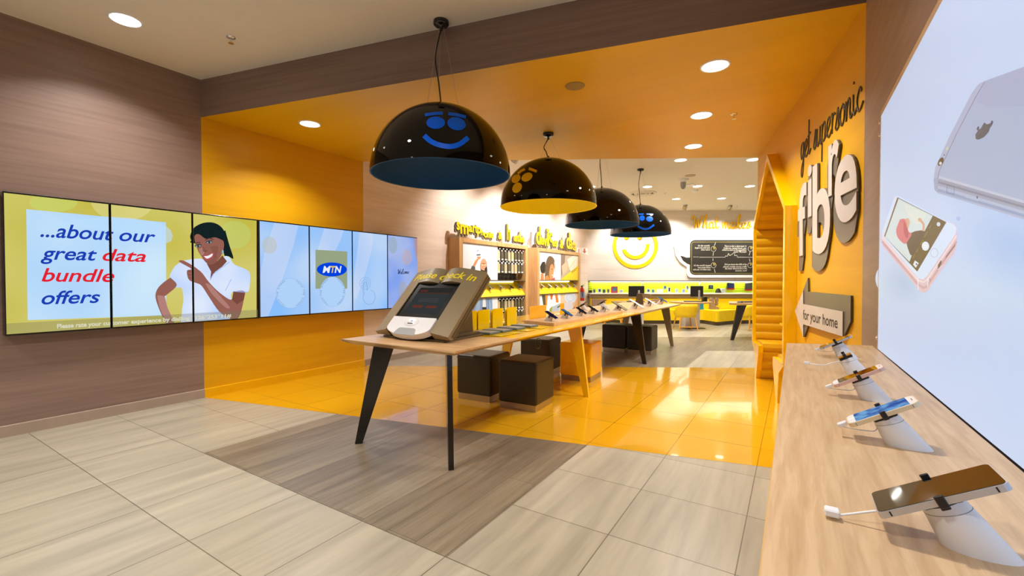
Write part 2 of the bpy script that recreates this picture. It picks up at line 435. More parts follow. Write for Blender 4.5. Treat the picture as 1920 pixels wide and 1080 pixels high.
# dark planks behind the portal
def dpt(D, X):                                 # point at distance D ahead of the camera with the given X
    return V((X, (D - X*(-sy_))/cy_, e))
a, b = line_at(Q0, Q1, -3.46), line_at(Q0, Q1, -1.25)
m.add([(a.x, a.y, e), (b.x, b.y, e), dpt(7.58, -1.25), dpt(7.58, 2.5), dpt(9.43, 2.5), dpt(9.43, -3.46)], [(0, 1, 2, 3, 4, 5)], 1)
struct('floor', m, [M_tile, M_plank, M_tiley])

m = MB()
m.add([(XL, FR, 0), (XL, P0.y, 0), (XL, P0.y, CM), (XL, FR, CM)], [(0, 1, 2, 3)], 0)
m.add([(XL, P0.y, 0), (XL, Q0.y, 0), (XL, Q0.y, CM), (XL, P0.y, CM)], [(0, 1, 2, 3)], 1)
m.add([(XL, Q0.y, 0), (XL, 12.25, 0), (XL, 12.25, CM), (XL, Q0.y, CM)], [(0, 1, 2, 3)], 2)
struct('wall_left', m, [M_brown, M_yel, M_pale])
m = MB()
for y0, y1, i in ((FR, P0.y, 0), (P0.y, Q0.y, 1), (Q0.y, 5.98, 2)):
    m.prism([(0, 0), (.012, 0), (.012, .085), (.009, .09), (0, .09)], y0, y1, (XL, 0, 0), (1, 0, 0), (0, 0, 1), (0, 1, 0), i)
struct('baseboard_left', m, [M_base, M_basey, M_base])
# right brown wall, yellow wall with the booth opening
m = MB(); X1 = P1.x
m.add([(X1, FR, 0), (X1, P1.y, 0), (X1, P1.y, CM), (X1, FR, CM)], [(0, 1, 2, 3)], 0)
struct('wall_right', m, [M_brown])
PS0, PS1, PE, PP = 1.5, 3.22, 1.885, 2.58       # booth: s range, eaves, peak
pc = (PS0+PS1)/2
m = MB()
for poly in ([(0, 0), (PS0+.02, 0), (PS0+.02, CS), (0, CS)], [(PS1-.02, 0), (3.55, 0), (3.55, CS), (PS1-.02, CS)],
             [(PS0+.02, PE), (pc, PP-.02), (PS1-.02, PE), (PS1-.02, CS), (PS0+.02, CS)]):
    m.add([rw(s, z) for s, z in poly], [tuple(range(len(poly)))], 0)
m.add([rw(3.55, 0), rw(3.55, CS), rw(3.55, CS, -.12), rw(3.55, 0, -.12)], [(0, 1, 2, 3)], 0)
struct('wall_right_yellow', m, [M_yel])
# dark booth void closed behind, back room side wall
m = MB()
q = [rw(3.55, 0, -.12), V((2.2, 9.2, 0)), bk(6.6, 0)]
for p0_, p1_ in zip(q, q[1:]): m.add([p0_, p1_, p1_+V((0, 0, CM)), p0_+V((0, 0, CM))], [(0, 1, 2, 3)], 0)
struct('wall_far_right', m, [M_backwall])
m = MB()
m.add([bk(0, 0), bk(6.6, 0), bk(6.6, 0, CM), bk(0, 0, CM)], [(0, 1, 2, 3)], 0)
struct('wall_back', m, [M_backwall])
# ceilings
m = MB()
m.add([(XL, FR, CM), (X1, FR, CM), (P1.x, P1.y, CM), (P0.x, P0.y, CM)], [(0, 1, 2, 3)], 0)
q1 = WE
m.add([(Q0.x, Q0.y, CM), (q1.x, q1.y, CM), (2.2, 9.2, CM), bk(6.6, 0, CM), bk(0, 0, CM)], [(0, 1, 2, 3, 4)], 0)
struct('ceiling', m, [M_white])
m = MB()
m.add([(P0.x, P0.y, CS), (P1.x, P1.y, CS), (WE.x, WE.y, CS), (Q0.x, Q0.y, CS)], [(0, 1, 2, 3)], 0)
m.add([(P0.x, P0.y, CS), (P1.x, P1.y, CS), (P1.x, P1.y, CM), (P0.x, P0.y, CM)], [(0, 1, 2, 3)], 1)
m.add([(Q0.x, Q0.y, CS), (WE.x, WE.y, CS), (WE.x, WE.y, CM), (Q0.x, Q0.y, CM)], [(0, 1, 2, 3)], 2)
struct('ceiling_portal', m, [M_soffit, M_brown, M_white])

# ------------------------------------------------------------------ ceiling lights and fittings
def downlight(x, y, z, label, r=.095, watts=DOWN, group='recessed round downlights'):
    t = thing('downlight', label, 'ceiling light', (x, y, z), 0, group)
    k = MB(); k.lathe([(r*1.16, 0), (r*1.14, -.006), (r, -.006), (r, .0)], 28); k.build('trim_ring', M_pwhite, t)
    k = MB(); k.lathe([(0.0005, -.0035), (r*.5, -.0035), (r, -.003)], 28); k.build('lens', M_lamp, t)
    ld = bpy.data.lights.new('downlight', 'AREA'); ld.shape = 'DISK'; ld.size = r*1.7; ld.energy = watts; ld.color = (1, .95, .88); ld.spread = radians(125)
    lo = bpy.data.objects.new('downlight_lamp', ld); C.objects.link(lo); lo.parent = t; lo.location = (0, 0, -.02)
    return t
downlight(-4.41, 1.372, CM, 'round recessed downlight in the white ceiling near the brown left wall')
downlight(-4.33, 2.88, CS, 'round recessed downlight in the yellow ceiling beside the left yellow wall')
downlight(-.53, 3.765, CS, 'largest of the three downlights in the yellow ceiling near the right wall', watts=DOWN*1.15)
downlight(-.80, 4.813, CS, 'middle one of the three downlights in the yellow ceiling near the right wall', watts=DOWN*1.15)
downlight(-1.065, 5.866, CS, 'smallest of the three downlights in the yellow ceiling near the back edge', watts=DOWN*1.15)
for x, y, lb in ((-2.705, 9.786, 'round downlight in the white back ceiling just beside the farthest lamp cord'), (-1.778, 10.305, 'round downlight in the white back ceiling below the white camera'),
             (-.828, 10.904, 'round downlight in the white back ceiling near the peaked yellow booth'), (-2.505, 11.642, 'round downlight in the back ceiling above the smiley, farther row'),
             (-1.541, 12.163, 'round downlight in the back ceiling above the yellow handwriting'), (-1.638, 7.917, 'downlight in the white ceiling just past the yellow ceiling edge, half hidden'),
             (-.604, 8.529, 'thin sliver of downlight at the yellow ceiling edge beside the booth'), (-3.74, 9.13, 'round downlight in the back ceiling behind the third dome lamp'),
             (-3.4, 6.9, 'downlight in the back ceiling behind the second dome lamp'), (-4.3, 8.2, 'downlight in the back ceiling above the left cabinets')):
    downlight(x, y, CM, lb)
# the rest of the shop ceiling, over and behind the camera
for x, y in ((-2.6, .9), (-.75, 1.0), (-4.3, -1.0), (-2.5, -1.2), (-.8, -1.1), (-3.4, -3.2), (-1.4, -3.2)):
    downlight(x, y, CM, 'round recessed downlight in the white ceiling over the entrance')
def spotlight(p, target, label, watts=SPOTW):
    t = thing('spotlight', label, 'spotlight', p, 0, 'adjustable wall spotlights')
    k = MB(); k.lathe([(.07, 0), (.07, -.01), (.03, -.012), (.03, -.03)], 20, close=True); k.build('mount', M_pwhite, t)
    d = (V(target)-V(p)).normalized(); M = d.to_track_quat('Z', 'Y').to_matrix().to_4x4(); M.translation = (0, 0, -.06)
    k = MB(); k.lathe([(.045, -.05), (.055, -.03), (.055, .06), (.05, .06), (.045, .045), (.001, .045)], 20, M=M); k.build('lamp_head', M_steel, t)
    ld = bpy.data.lights.new('spot', 'SPOT'); ld.energy = watts; ld.spot_size = radians(95); ld.spot_blend = .8; ld.color = (1, .94, .86); ld.shadow_soft_size = .04
    lo = bpy.data.objects.new('spot_lamp', ld); C.objects.link(lo); lo.parent = t; lo.location = V((0, 0, -.06))+d*.09
    lo.rotation_euler = d.to_track_quat('-Z', 'Y').to_euler()
for u, lb in ((.9, 'adjustable spotlight near the back wall hidden by the far lamp'), (2.42, 'adjustable grey spotlight near the back wall above the smiley'), (3.63, 'adjustable grey spotlight near the back wall above the word What'), (4.84, 'adjustable grey spotlight near the back wall above the word makes')):
    spotlight(bk(u, 1.0, CM), bk(u, 0, 1.9), lb)
for y, lb in ((6.2, 'spotlight washing the pale wall above the left cabinet'), (7.5, 'spotlight washing the pale wall above the handset lettering'), (9.2, 'spotlight washing the pale wall beside the second cabinet'), (10.6, 'spotlight washing the pale wall above the second cabinet')):
    spotlight((XL+1.25, y, CM), (XL, y+.1, 1.9), lb, SPOTW*(1.5 if 7 < y < 10 else .8))

def sprinkler(p, label):
    t = thing('sprinkler_head', label, 'sprinkler', p)
    k = MB(); k.lathe([(.035, 0), (.033, -.006), (.012, -.01)], 20, close=True); k.build('rosette', M_chrome, t)
    k = MB(); k.lathe([(.008, -.008), (.008, -.045)], 10, close=True); k.lathe([(.022, -.047), (.022, -.05)], 12, close=True); k.build('nozzle', M_chrome, t)
sprinkler(atz(433, 70, CM), 'chrome sprinkler head in the white ceiling above the brown wall')
sprinkler(atz(1376, 214, CS), 'small chrome sprinkler head in the yellow ceiling')
sprinkler(atz(1247, 362, CM), 'tiny sprinkler head in the white back ceiling beside a downlight')
sprinkler(atz(1382, 386, CM), 'tiny sprinkler head in the white back ceiling near the booth')
def disc(nm, p, r, h, mat, label, cat):
    k = MB(); k.lathe([(r, 0), (r*.96, -h), (r*.8, -h*1.2), (.001, -h*1.2)], 28); o = k.build(nm, mat, None, p); tag(o, label, cat)
M_grille = plain('speaker grille', rgb(150, 128, 70), .6); M_grille2 = plain('speaker grille pale', rgb(176, 160, 120), .6)
disc('ceiling_speaker', atz(1078, 161, CS), .085, .006, M_grille, 'round flat speaker grille in the yellow ceiling', 'speaker')
disc('ceiling_speaker', atz(1294, 329, CM), .1, .008, M_grille2, 'round flat speaker grille in the white back ceiling', 'speaker')
t = thing('security_camera', 'white dome camera hanging from the white back ceiling', 'camera', atz(1281, 336, CM))
k = MB(); k.lathe([(.11, 0), (.11, -.02), (.06, -.05), (.055, -.06)], 24, close=True); k.build('bracket', M_pwhite, t)
k = MB(); k.lathe([(.055, -.06), (.05, -.15), (.03, -.19), (.001, -.2)], 24); k.build('dome', M_gplast, t)
t = thing('smoke_detector', 'white smoke detector on the back ceiling beyond the camera', 'smoke detector', atz(1303, 356, CM))
k = MB(); k.lathe([(.07, 0), (.068, -.025), (.045, -.045), (.02, -.06), (.001, -.06)], 24); k.build('housing', M_pwhite, t)
tag(B((0, 0, -.012), (.2, .2, .024), .004).build('ceiling_sign', M_pwhite, None, atz(1293, 346, CM)), 'flat white square panel on the back ceiling beside the camera', 'panel')
t = thing('air_vent', 'round white air diffuser in the back ceiling behind the far lamp cord', 'air vent', atz(1205, 362, CM))
k = MB(); k.lathe([(.32, 0), (.31, -.02), (.26, -.03), (.25, -.01)], 36); k.build('frame', M_white, t)
k = MB()
for r in (.2, .12): k.lathe([(r, -.005), (r-.02, -.035), (r-.07, -.02)], 36)
k.build('cone', M_white, t)
k = MB(); k.lathe([(.25, -.004), (.001, -.004)], 36); k.build('throat', M_board, t)

# ------------------------------------------------------------------ dome pendant lamps
def sph(x, y, c, r):
    d = ray(x, y).normalized(); o = EYE-V(c); b_ = o.dot(d); q = b_*b_-(o.dot(o)-r*r)
    return EYE + d*(-b_-sqrt(max(q, 0)))
def decal(polys, c, r, grid=9):
    """polys in photo pixels: ('e',cx,cy,rx,ry,rot) or ('s',[(x,y)..centre line],width); laid on the dome"""
    k = MB()
    for p in polys:
        if p[0] == 'e':
            _, cx, cy, rx, ry, rot = p; c_, s_ = cos(rot), sin(rot); vs = []; fs = []; n = 28; R = 6
            for j in range(R+1):
                for i in range(n):
                    a = 2*pi*i/n; x, y = rx*j/R*cos(a), ry*j/R*sin(a)
                    vs.append(sph(cx+x*c_-y*s_, cy+x*s_+y*c_, c, r))
            for j in range(R):
                for i in range(n): fs.append((j*n+i, j*n+(i+1) % n, (j+1)*n+(i+1) % n, (j+1)*n+i))
            k.add([v-V(c) for v in vs], fs, 0, True)
        else:
            path = smooth_path(p[1], 8); wd = p[2]; vs = []; fs = []
            for i, q in enumerate(path):
                a, b = path[max(i-1, 0)], path[min(i+1, len(path)-1)]; dx, dy = b[0]-a[0], b[1]-a[1]; l = math.hypot(dx, dy)
                nx, ny = -dy/l*wd/2, dx/l*wd/2
                for t_ in (-1, -.5, 0, .5, 1): vs.append(sph(q[0]+nx*t_, q[1]+ny*t_, c, r))
            for i in range(len(path)-1):
                for j in range(4): fs.append((i*5+j, i*5+j+1, i*5+6+j, i*5+5+j))
            k.add([v-V(c) for v in vs], fs, 0, True)
    return k
def pendant(x, y, zr, zc, lining, label, face=None, fmat=None, sway=0.05):
    R = .54; t = thing('pendant_lamp', label, 'pendant lamp', (x, y, zr), 0, 'black dome pendant lamps')
    pr = [(R*cos(a), R*sin(a)) for a in (radians(90*i/20) for i in range(21))]; pr[-1] = (.0006, R)
    k = MB(); k.lathe(pr, 64); k.build('shade', M_gloss, t)
    ri = R-.012; pi_ = [(ri*cos(a), ri*sin(a)) for a in (radians(90*i/20) for i in range(21))]; pi_[-1] = (.0006, ri)
    k = MB(); k.lathe(pi_, 64); k.lathe([(R, 0), (R-.004, -.004), (ri, 0)], 64); k.build('lining', lining, t)
    k = MB(); k.lathe([(.012, ri), (.02, ri-.06), (.045, ri-.12), (.045, ri-.17), (.03, ri-.2), (.001, ri-.205)], 20); k.build('bulb', M_pwhite, t)
    h = zc-zr
    k = MB(); k.lathe([(.06, h), (.06, h-.025), (.05, h-.035), (.012, h-.037), (.012, h-.07)], 24, close=True); k.build('ceiling_cup', M_black, t)
    pts = smooth_path([(0, 0, h-.06), (-sway*.6, 0, h-.06-(h-R)*.3), (-sway*.35, .01, R+(h-R)*.3), (.0, 0, R-.002)], 6)
    k = MB(); k.tube(pts, .006, 8); k.build('cord', M_black, t)
    k = MB()
    for i in range(3):
        a = 2*pi*i/3+.4; k.tube([(.02*cos(a), .02*sin(a), h-.05), (.14*cos(a), .14*sin(a), sqrt(R*R-.14**2))], .0012, 5)
    k.build('suspension_wire', M_steel, t)
    k = MB(); k.lathe([(.05, R-.004), (.05, R+.004), (.012, R+.008), (.012, R+.03)], 20, close=True); k.build('cap', M_black, t)
    if face: decal(face, (x, y, zr), R+.0015).build('face_print', fmat, t)
    return t
pendant(-2.352, 2.694, 2.018, CM, M_blue, 'nearest and largest black dome lamp with blue smiling face', [
    ('s', [(796.5, 215.5), (813, 213), (830, 212.2)], 6), ('s', [(840.5, 213), (857, 215.5), (873.5, 219.5)], 6),
    ('e', 817, 230, 17.5, 11.5, 0), ('e', 856, 232, 17.5, 12, .22),
    ('s', [(795, 254), (808, 265), (825, 272), (845, 274.5), (862, 270), (878, 257.5)], 9.5)], M_bluef, .1)
pendant(-2.349, 4.49, 2.02, CS, M_yelin, 'second black dome lamp with yellow lining and mustard face', [
    ('s', [(971, 325.5), (977, 320.5), (984, 317)], 4.5), ('s', [(991.5, 316), (999, 318.5), (1006.5, 321.5)], 5),
    ('e', 967.5, 335, 9.5, 7, -.8), ('e', 988, 332, 11, 7.5, -.5), ('e', 969.5, 352, 10.5, 8, -.9)], M_yelf, .09)
pendant(-2.42, 6.33, 2.015, CM, M_blue, 'third black dome lamp with blue lining, no face showing')
pendant(-2.386, 8.172, 2.03, CM, M_blue, 'farthest and smallest black dome lamp with blue smiling face', [
    ('s', [(1198, 401.7), (1207, 401.2)], 2.4), ('s', [(1212, 401.2), (1225, 402)], 2.4),
    ('e', 1204, 409, 5, 5, 0), ('e', 1218, 410.5, 6.5, 5, .1), ('s', [(1196, 424), (1206, 429), (1216, 428.5), (1226.5, 421.5)], 3.6)], M_bluef)

# ================================================================== VIDEO WALL
SX = XL+.085                                   # screen glass plane
def ls(x, y): return atx(x, y, SX)
def c1(x, y): return (x/3.6, y/3.6+340)
def c2(x, y): return (x/4+400, y/4+370)
def P(f, *pts): return [f(x, y) for x, y in pts]
sc_z0, sc_z1 = ls(8, 629.5).z, ls(8, 361).z
edges = [ls(x, 500).y for x in (6.5, 207.5, 361.5, 484, 580, 660.5, 726.5, 783)]
sc_z0 = (ls(8, 630).z+ls(727, 580).z)/2; sc_z1 = (ls(8, 360).z+ls(783, 444.5).z)/2
A = Art(ls, (1, 0, 0), .00003, .0008)
G1, G2 = glow('lit yellow green haze', rgb(196, 186, 70), 1, rgb(214, 206, 120), 1.1), None
L1 = glow('lit pale blue haze', rgb(168, 208, 250), 1, rgb(205, 232, 250), 1.0)
L2 = glow('lit sky haze', rgb(138, 190, 250), 1, rgb(186, 212, 246), 1.2)
L3 = glow('lit welcome haze', rgb(126, 160, 238), 1, rgb(168, 186, 232), 2.2)
A.poly([(0, 330), (481, 330), (481, 660), (0, 660)], G1)
A.ell(230, 375, 60, 40, glow_veil('veil white', rgb(250, 246, 190), .25)); A.ell(100, 380, 45, 18, glow_veil('veil green', rgb(200, 230, 120), .35)); A.ell(440, 440, 30, 26, glow_veil('veil green b', rgb(190, 220, 130), .35))
A.poly(P(c1, (177, 188), (1120, 277), (1122, 905), (187, 937)), L1)
A.poly(P(c1, (300, 290), (760, 240), (1118, 300), (1118, 420), (700, 330)), glow_veil('veil sky', rgb(190, 225, 255), .5), True)
BL, RD = px(26, 62, 178), px(226, 34, 48)
def T1(t, x0, x1, b0, b1, a0, a1, mat, bold=.014, sh=.27): A.text(t, c1(x0, b0), c1(x1, b1), c1(x1, a1), c1(x0, a0), mat, bold, sh)
T1('...about our', 272, 1050, 373, 413, 272, 330, BL)
T1('great', 274, 655, 526, 534, 430, 447, BL); T1('data', 692, 985, 535, 543, 449, 462, RD)
T1('bundle', 280, 772, 675, 678, 580, 591, RD)
T1('offers', 280, 676, 830, 818, 736, 731, BL)
sk, sk2, skd, skl = px(150, 96, 84), px(122, 74, 62), px(92, 56, 52), px(186, 136, 128)
shirt, shirt2 = glow('lit shirt', rgb(190, 212, 252), 1, rgb(222, 232, 252), 2.5), px(164, 186, 244)
hair = px(20, 34, 36)
A.poly(P(c1, (1520, 330), (1548, 430), (1575, 520), (1540, 505), (1520, 512), (1500, 440), (1490, 360)), hair, True)
A.poly(P(c1, (1290, 400), (1283, 370), (1300, 325), (1330, 298), (1380, 279), (1440, 279), (1490, 305), (1518, 350), (1522, 410), (1510, 440), (1480, 430), (1300, 418)), hair, True)
A.poly(P(c1, (1180, 572), (1230, 540), (1300, 525), (1370, 525), (1400, 560), (1430, 600), (1460, 600), (1510, 510), (1550, 515), (1580, 560), (1650, 590), (1685, 620), (1685, 700), (1668, 748), (1575, 742), (1560, 800), (1600, 930), (1540, 990), (1250, 990), (1228, 880), (1238, 800), (1225, 720), (1185, 715), (1145, 645)), shirt, True)
A.poly(P(c1, (1395, 555), (1425, 562), (1470, 535), (1500, 500), (1532, 540), (1500, 575), (1450, 612), (1418, 666), (1425, 610)), sk2)
A.poly(P(c1, (1310, 360), (1400, 345), (1480, 375), (1508, 405), (1510, 450), (1493, 500), (1463, 540), (1425, 562), (1392, 550), (1362, 510), (1337, 470), (1316, 410)), sk, True)
A.poly(P(c1, (1340, 455), (1370, 450), (1380, 480), (1360, 500)), glow_veil('veil cheek', rgb(196, 146, 136), .5), True); A.poly(P(c1, (1420, 440), (1470, 440), (1465, 490), (1445, 510)), glow_veil('veil cheek b', rgb(110, 66, 58), .35), True); A.poly(P(c1, (1360, 520), (1460, 500), (1450, 545), (1420, 560), (1392, 548)), glow_veil('veil chin', rgb(110, 66, 58), .3), True)
A.poly(P(c1, (1300, 400), (1290, 360), (1330, 300), (1440, 282), (1500, 320), (1516, 400), (1495, 395), (1450, 378), (1390, 388), (1345, 358), (1318, 362)), hair, True)
for ex, ey in ((1337, 437), (1412, 412)): A.ell(*c1(ex, ey-3), 6.4, 3.0, px(70, 62, 62), rot=-.15); A.ell(*c1(ex, ey), 5.0, 1.7, px(140, 164, 172), rot=-.15); A.ell(*c1(ex, ey), 1.9, 1.8, px(34, 44, 46))
A.line(P(c1, (1318, 420), (1335, 412), (1352, 416)), 1.8, skd); A.line(P(c1, (1385, 396), (1412, 384), (1440, 392)), 1.8, skd)
A.poly(P(c1, (1372, 440), (1366, 468), (1380, 478), (1398, 470), (1392, 462), (1384, 466)), glow_veil('veil nose', rgb(100, 58, 52), .6), True)
A.poly(P(c1, (1368, 500), (1400, 496), (1440, 480), (1436, 515), (1400, 533), (1380, 528)), px(176, 84, 84), True)
A.poly(P(c1, (1376, 505), (1404, 502), (1434, 487), (1428, 507), (1396, 522)), px(242, 240, 244), True)
A.ell(*c1(1503, 478), 1.8, 4.4, px(150, 180, 190))
A.poly(P(c1, (1150, 650), (1190, 690), (1180, 720), (1120, 770), (1112, 780), (1130, 850), (1185, 985), (1140, 985), (1090, 900), (1050, 790), (1060, 730), (1100, 685)), sk, True)
A.poly(P(c1, (1060, 770), (1112, 780), (1130, 850), (1160, 920), (1120, 930), (1080, 860)), glow_veil('veil arm', rgb(196, 146, 140), .6), True)
A.poly(P(c1, (1575, 742), (1650, 742), (1645, 800), (1620, 900), (1590, 935), (1560, 930), (1480, 880), (1410, 780), (1360, 705), (1320, 685), (1278, 668), (1262, 630), (1264, 600), (1290, 590), (1212, 545), (1215, 533), (1245, 538), (1300, 568), (1330, 590), (1365, 620), (1410, 680), (1480, 750), (1560, 800)), sk, True)
A.poly(P(c1, (1385, 690), (1420, 700), (1500, 790), (1550, 850), (1520, 850), (1430, 760)), glow_veil('veil arm b', rgb(200, 150, 144), .5), True)
A.poly(P(c1, (1575, 742), (1650, 742), (1645, 800), (1600, 830), (1565, 800)), sk2)
for y in (606, 630, 650): A.line(P(c1, (1268, y), (1300, y+4)), 1.2, sk2)
A.line(P(c1, (1418, 666), (1440, 625), (1500, 580), (1548, 545)), 1.5, shirt2); A.line(P(c1, (1575, 742), (1668, 748)), 1.5, shirt2); A.line(P(c1, (1560, 660), (1520, 740)), 1.2, shirt2)
A.poly(P(c1, (0, 962), (700, 925), (1740, 866), (1740, 1000), (0, 1080)), glow_veil('veil ticker', rgb(120, 116, 96), .42))
T1('Please rate your customer experience by dialling *126*253*11#', 385, 1560, 992, 918, 962, 893, px(216, 216, 190), .03, 0)
# right group
def pane(x0, x1, mat): A.poly([(x0, 380), (x1, 380), (x1, 640), (x0, 640)], mat)
pane(484, 580.5, L2); pane(580.5, 661, L2); pane(661, 727, L2); pane(727, 800, L3)
for pts in ([(520, 400), (560, 420), (500, 600), (486, 600), (490, 500)], [(610, 420), (645, 430), (600, 520), (588, 500)], [(675, 430), (700, 450), (668, 560), (664, 520)]):
    A.poly(pts, glow_veil('veil streak', rgb(225, 226, 240), .35), True)
A.ell(505, 460, 14, 16, glow_veil('veil warm', rgb(190, 190, 170), .5))
A.poly(P(c2, (765, 393), (1004, 406), (1003, 685), (765, 686)), px(150, 164, 132))
for k_ in range(2):
    cx, cy = ((578, 720), (893, 708))[k_]; rx, ry = ((108, 112), (94, 112))[k_]
    A.ell(*c2(cx, cy), rx/4, ry/4, px(176, 210, 248))
    A.ring(*c2(cx, cy), rx/4, ry/4, .5, px(140, 176, 224))
    tx = 'TOUCH THE SCREEN'
    for sgn in (1, -1):
        for i, ch in enumerate(tx):
            if ch == ' ': continue
            f = i/(len(tx)-1)
            ang = radians(-62+f*124) if sgn > 0 else radians(118+f*124)
            r0x, r0y = (rx*.86)/4, (ry*.86)/4
            ox, oy = c2(cx, cy); x, y = ox+r0x*cos(ang), oy+r0y*sin(ang)
            ux, uy = -sin(ang)*1.1, cos(ang)*1.1; nx, ny = cos(ang)*2.8, sin(ang)*2.8
            A.text(ch, (x-ux, y-uy), (x+ux, y+uy), (x+ux+nx, y+uy+ny), (x-ux+nx, y-uy+ny), px(104, 136, 188), .01, 0, True)
A.ell(*c2(887, 541), 28.2, 13.2, px(0, 66, 222))
for ch, x0, x1, mt in (('M', 818, 878, px(235, 240, 250)), ('T', 878, 915, px(226, 196, 90)), ('N', 908, 960, px(235, 240, 250))):
    A.text(ch, c2(x0, 567), c2(x1, 567), c2(x1, 515), c2(x0, 515), mt, .03, .2, True)
ic = px(120, 166, 216)
for r in (40, 26, 13): A.ring(*c2(1138, 645), r/4, r*1.15/4, .6, ic)
A.ring(*c2(1167, 748), 45/4, 56/4, .8, ic, -pi*.42, pi*1.25)
A.line(P(c2, (1122, 720), (1124, 665), (1130, 640), (1146, 640), (1152, 665), (1152, 700)), .8, ic)
A.poly(P(c2, (1500, 310), (1540, 300), (1540, 480), (1515, 430)), glow_veil('veil skin', rgb(190, 140, 110), .7), True)
A.ell(*c2(1450, 450), 9, 15, glow_veil('veil skin b', rgb(200, 170, 160), .5)); A.ell(*c2(1345, 360), 8, 16, glow_veil('veil olive', rgb(150, 170, 170), .5)); A.ell(*c2(1420, 700), 8, 18, glow_veil('veil olive b', rgb(170, 170, 160), .5))
A.hand('Welcome', c2(1378, 577), c2(1464, 572), c2(1472, 536), c2(1386, 538), .75, px(20, 30, 80))
names = ['leftmost video screen showing the start of the blue and red slogan', 'second video screen from the left with slogan endings and a bent elbow', 'video screen showing a smiling woman in a white shirt pointing',
         'pale blue video screen with one ring of touch lettering, no logo', 'pale blue video screen with the blue oval logo on an olive square', 'pale blue video screen with a faint tapping finger icon', 'last video screen at the right end with handwritten Welcome']
for i in range(7):
    y0, y1 = edges[i], edges[i+1]; yc = (y0+y1)/2; g = .003
    t = thing('video_screen', names[i], 'screen', (XL, yc, sc_z0), 0, 'video wall screens')
    h = sc_z1-sc_z0
    B((.046, 0, h/2), (.072, y1-y0-2*g, h), .003).build('housing', M_black, t)
    bz0 = .009 if i not in (3,) else .02
    ins = [(V((SX, y0+bz0, 0)), V((0, -1, 0))), (V((SX, y1-.009, 0)), V((0, 1, 0))), (V((SX, 0, sc_z0+.014)), V((0, 0, -1))), (V((SX, 0, sc_z1-.014)), V((0, 0, 1)))]
    o = A.build('picture', None, clip=ins); o.parent = t; o.matrix_parent_inverse = Matrix.Translation(-t.location)

# ================================================================== THE LONG TABLE
TZ = .755; TR, TL, TN, TF = -1.785, -2.89, 2.165, 8.75
t = thing('display_table', 'long oak display table with a yellow painted middle section', 'table', (-2.34, 5.4, 0))
def fy(x): return line_at(P0, P1, x).y
def by(x): return line_at(Q0, Q1, x).y
prof = [(TR, TZ), (TR, TZ-.012), (TR-.06, TZ-.04), (TL+.06, TZ-.04), (TL, TZ-.012), (TL, TZ)]
def section(ya, yb, mat, ca=0, cb=0):
    k = MB(); n = len(prof)
    a = [V((x, ya(x)+(ca if z < TZ-.03 else 0), z)) for x, z in prof]; b = [V((x, yb(x)-(cb if z < TZ-.03 else 0), z)) for x, z in prof]
    O = V((-2.34, 5.4, 0))
    k.add([p-O for p in a+b], [tuple(range(n)), tuple(range(n, 2*n))]+[(i, (i+1) % n, n+(i+1) % n, n+i) for i in range(n)], 0)
    return k.build('tabletop_section', mat, t)
section(lambda x: TN, fy, M_oakd, .06, 0)
section(fy, by, M_ylac)['label'] = 'yellow lacquered middle section of the top'
section(by, lambda x: TF, M_oakd, 0, .06)
def leg(foot, top, d, mat, parent, O=V((-2.34, 5.4, 0)), wt=.15, wb=.052, th=.034, zt=TZ-.04, name='leg'):
    d = V((d[0], d[1], 0)).normalized(); nrm = V((-d.y, d.x, 0)); f = V((foot[0], foot[1], 0)); q = V((top[0], top[1], zt)); k = MB()
    vs = [p+s*nrm*th/2-O for s in (-1, 1) for p in (f-d*wb/2, f+d*wb/2, q+d*wt/2, q-d*wt/2)]
    k.add(vs, [(0, 1, 2, 3), (7, 6, 5, 4), (0, 4, 5, 1), (1, 5, 6, 2), (2, 6, 7, 3), (3, 7, 4, 0)], 0)
    return k.build(name, mat, parent)
leg((-1.836, 2.185), (-1.95, 2.30), (-1, 1), M_black, t); leg((-2.70, 2.17), (-2.57, 2.30), (1, 1), M_black, t)
leg((-1.80, 4.30), (-1.94, 4.30), (1, 0), M_ylac, t)['label'] = 'yellow leg'; leg((-2.86, 4.30), (-2.72, 4.30), (1, 0), M_ylac, t)['label'] = 'yellow leg'
leg((-1.80, 6.42), (-1.94, 6.42), (1, 0), M_black, t); leg((-2.86, 6.42), (-2.72, 6.42), (1, 0), M_black, t)
leg((-1.87, 8.43), (-2.0, 8.43), (1, 0), M_taupe, t); leg((-2.80, 8.43), (-2.68, 8.43), (1, 0), M_taupe, t)
k = MB(); a_ = atx(1011, 622, -1.86)
k.tube([(a_.x+2.34, a_.y-5.4+.05*sin(x_)-.02, .70-.045*(1-cos(x_))) for x_ in (i*2*pi/14 for i in range(15))], .0035, 6); k.build('cable_loop', M_black, t)

# ------------------------------------------------------------------ stools
def stool(x, y, rz, mat, label, s=.40, h=.455, group='cube stools under the display table'):
    t = thing('cube_stool', label, 'stool', (x, y, 0), rz, group)
    k = MB(); k.box((0, 0, .06+(h-.06)/2), (s, s, h-.06), 0, .022, 3, smooth=False); k.build('cushion', mat, t)
    k = MB()
    z = h-.034
    for a, b in (((-1, -1), (1, -1)), ((1, -1), (1, 1)), ((1, 1), (-1, 1)), ((-1, 1), (-1, -1))):
        k.tube([(a[0]*(s/2-.003), a[1]*(s/2-.003), z), (b[0]*(s/2-.003), b[1]*(s/2-.003), z)], .0045, 6)
    k.build('piping', mat, t)
    B((0, 0, .031), (s-.025, s-.025, .062), .003).build('plinth', M_steel, t)
stool(-2.165, 3.70, .06, M_leather, 'dark leather cube stool nearest the front, right of its twin')
stool(-2.70, 3.74, .06, M_leather, 'dark leather cube stool at the near left, under the kiosk end')
stool(-2.20, 5.08, .05, M_ylac, 'yellow cube stool behind the yellow table leg')
stool(-2.78, 5.12, .05, M_leather, 'dark leather cube stool behind the yellow one, far table side')
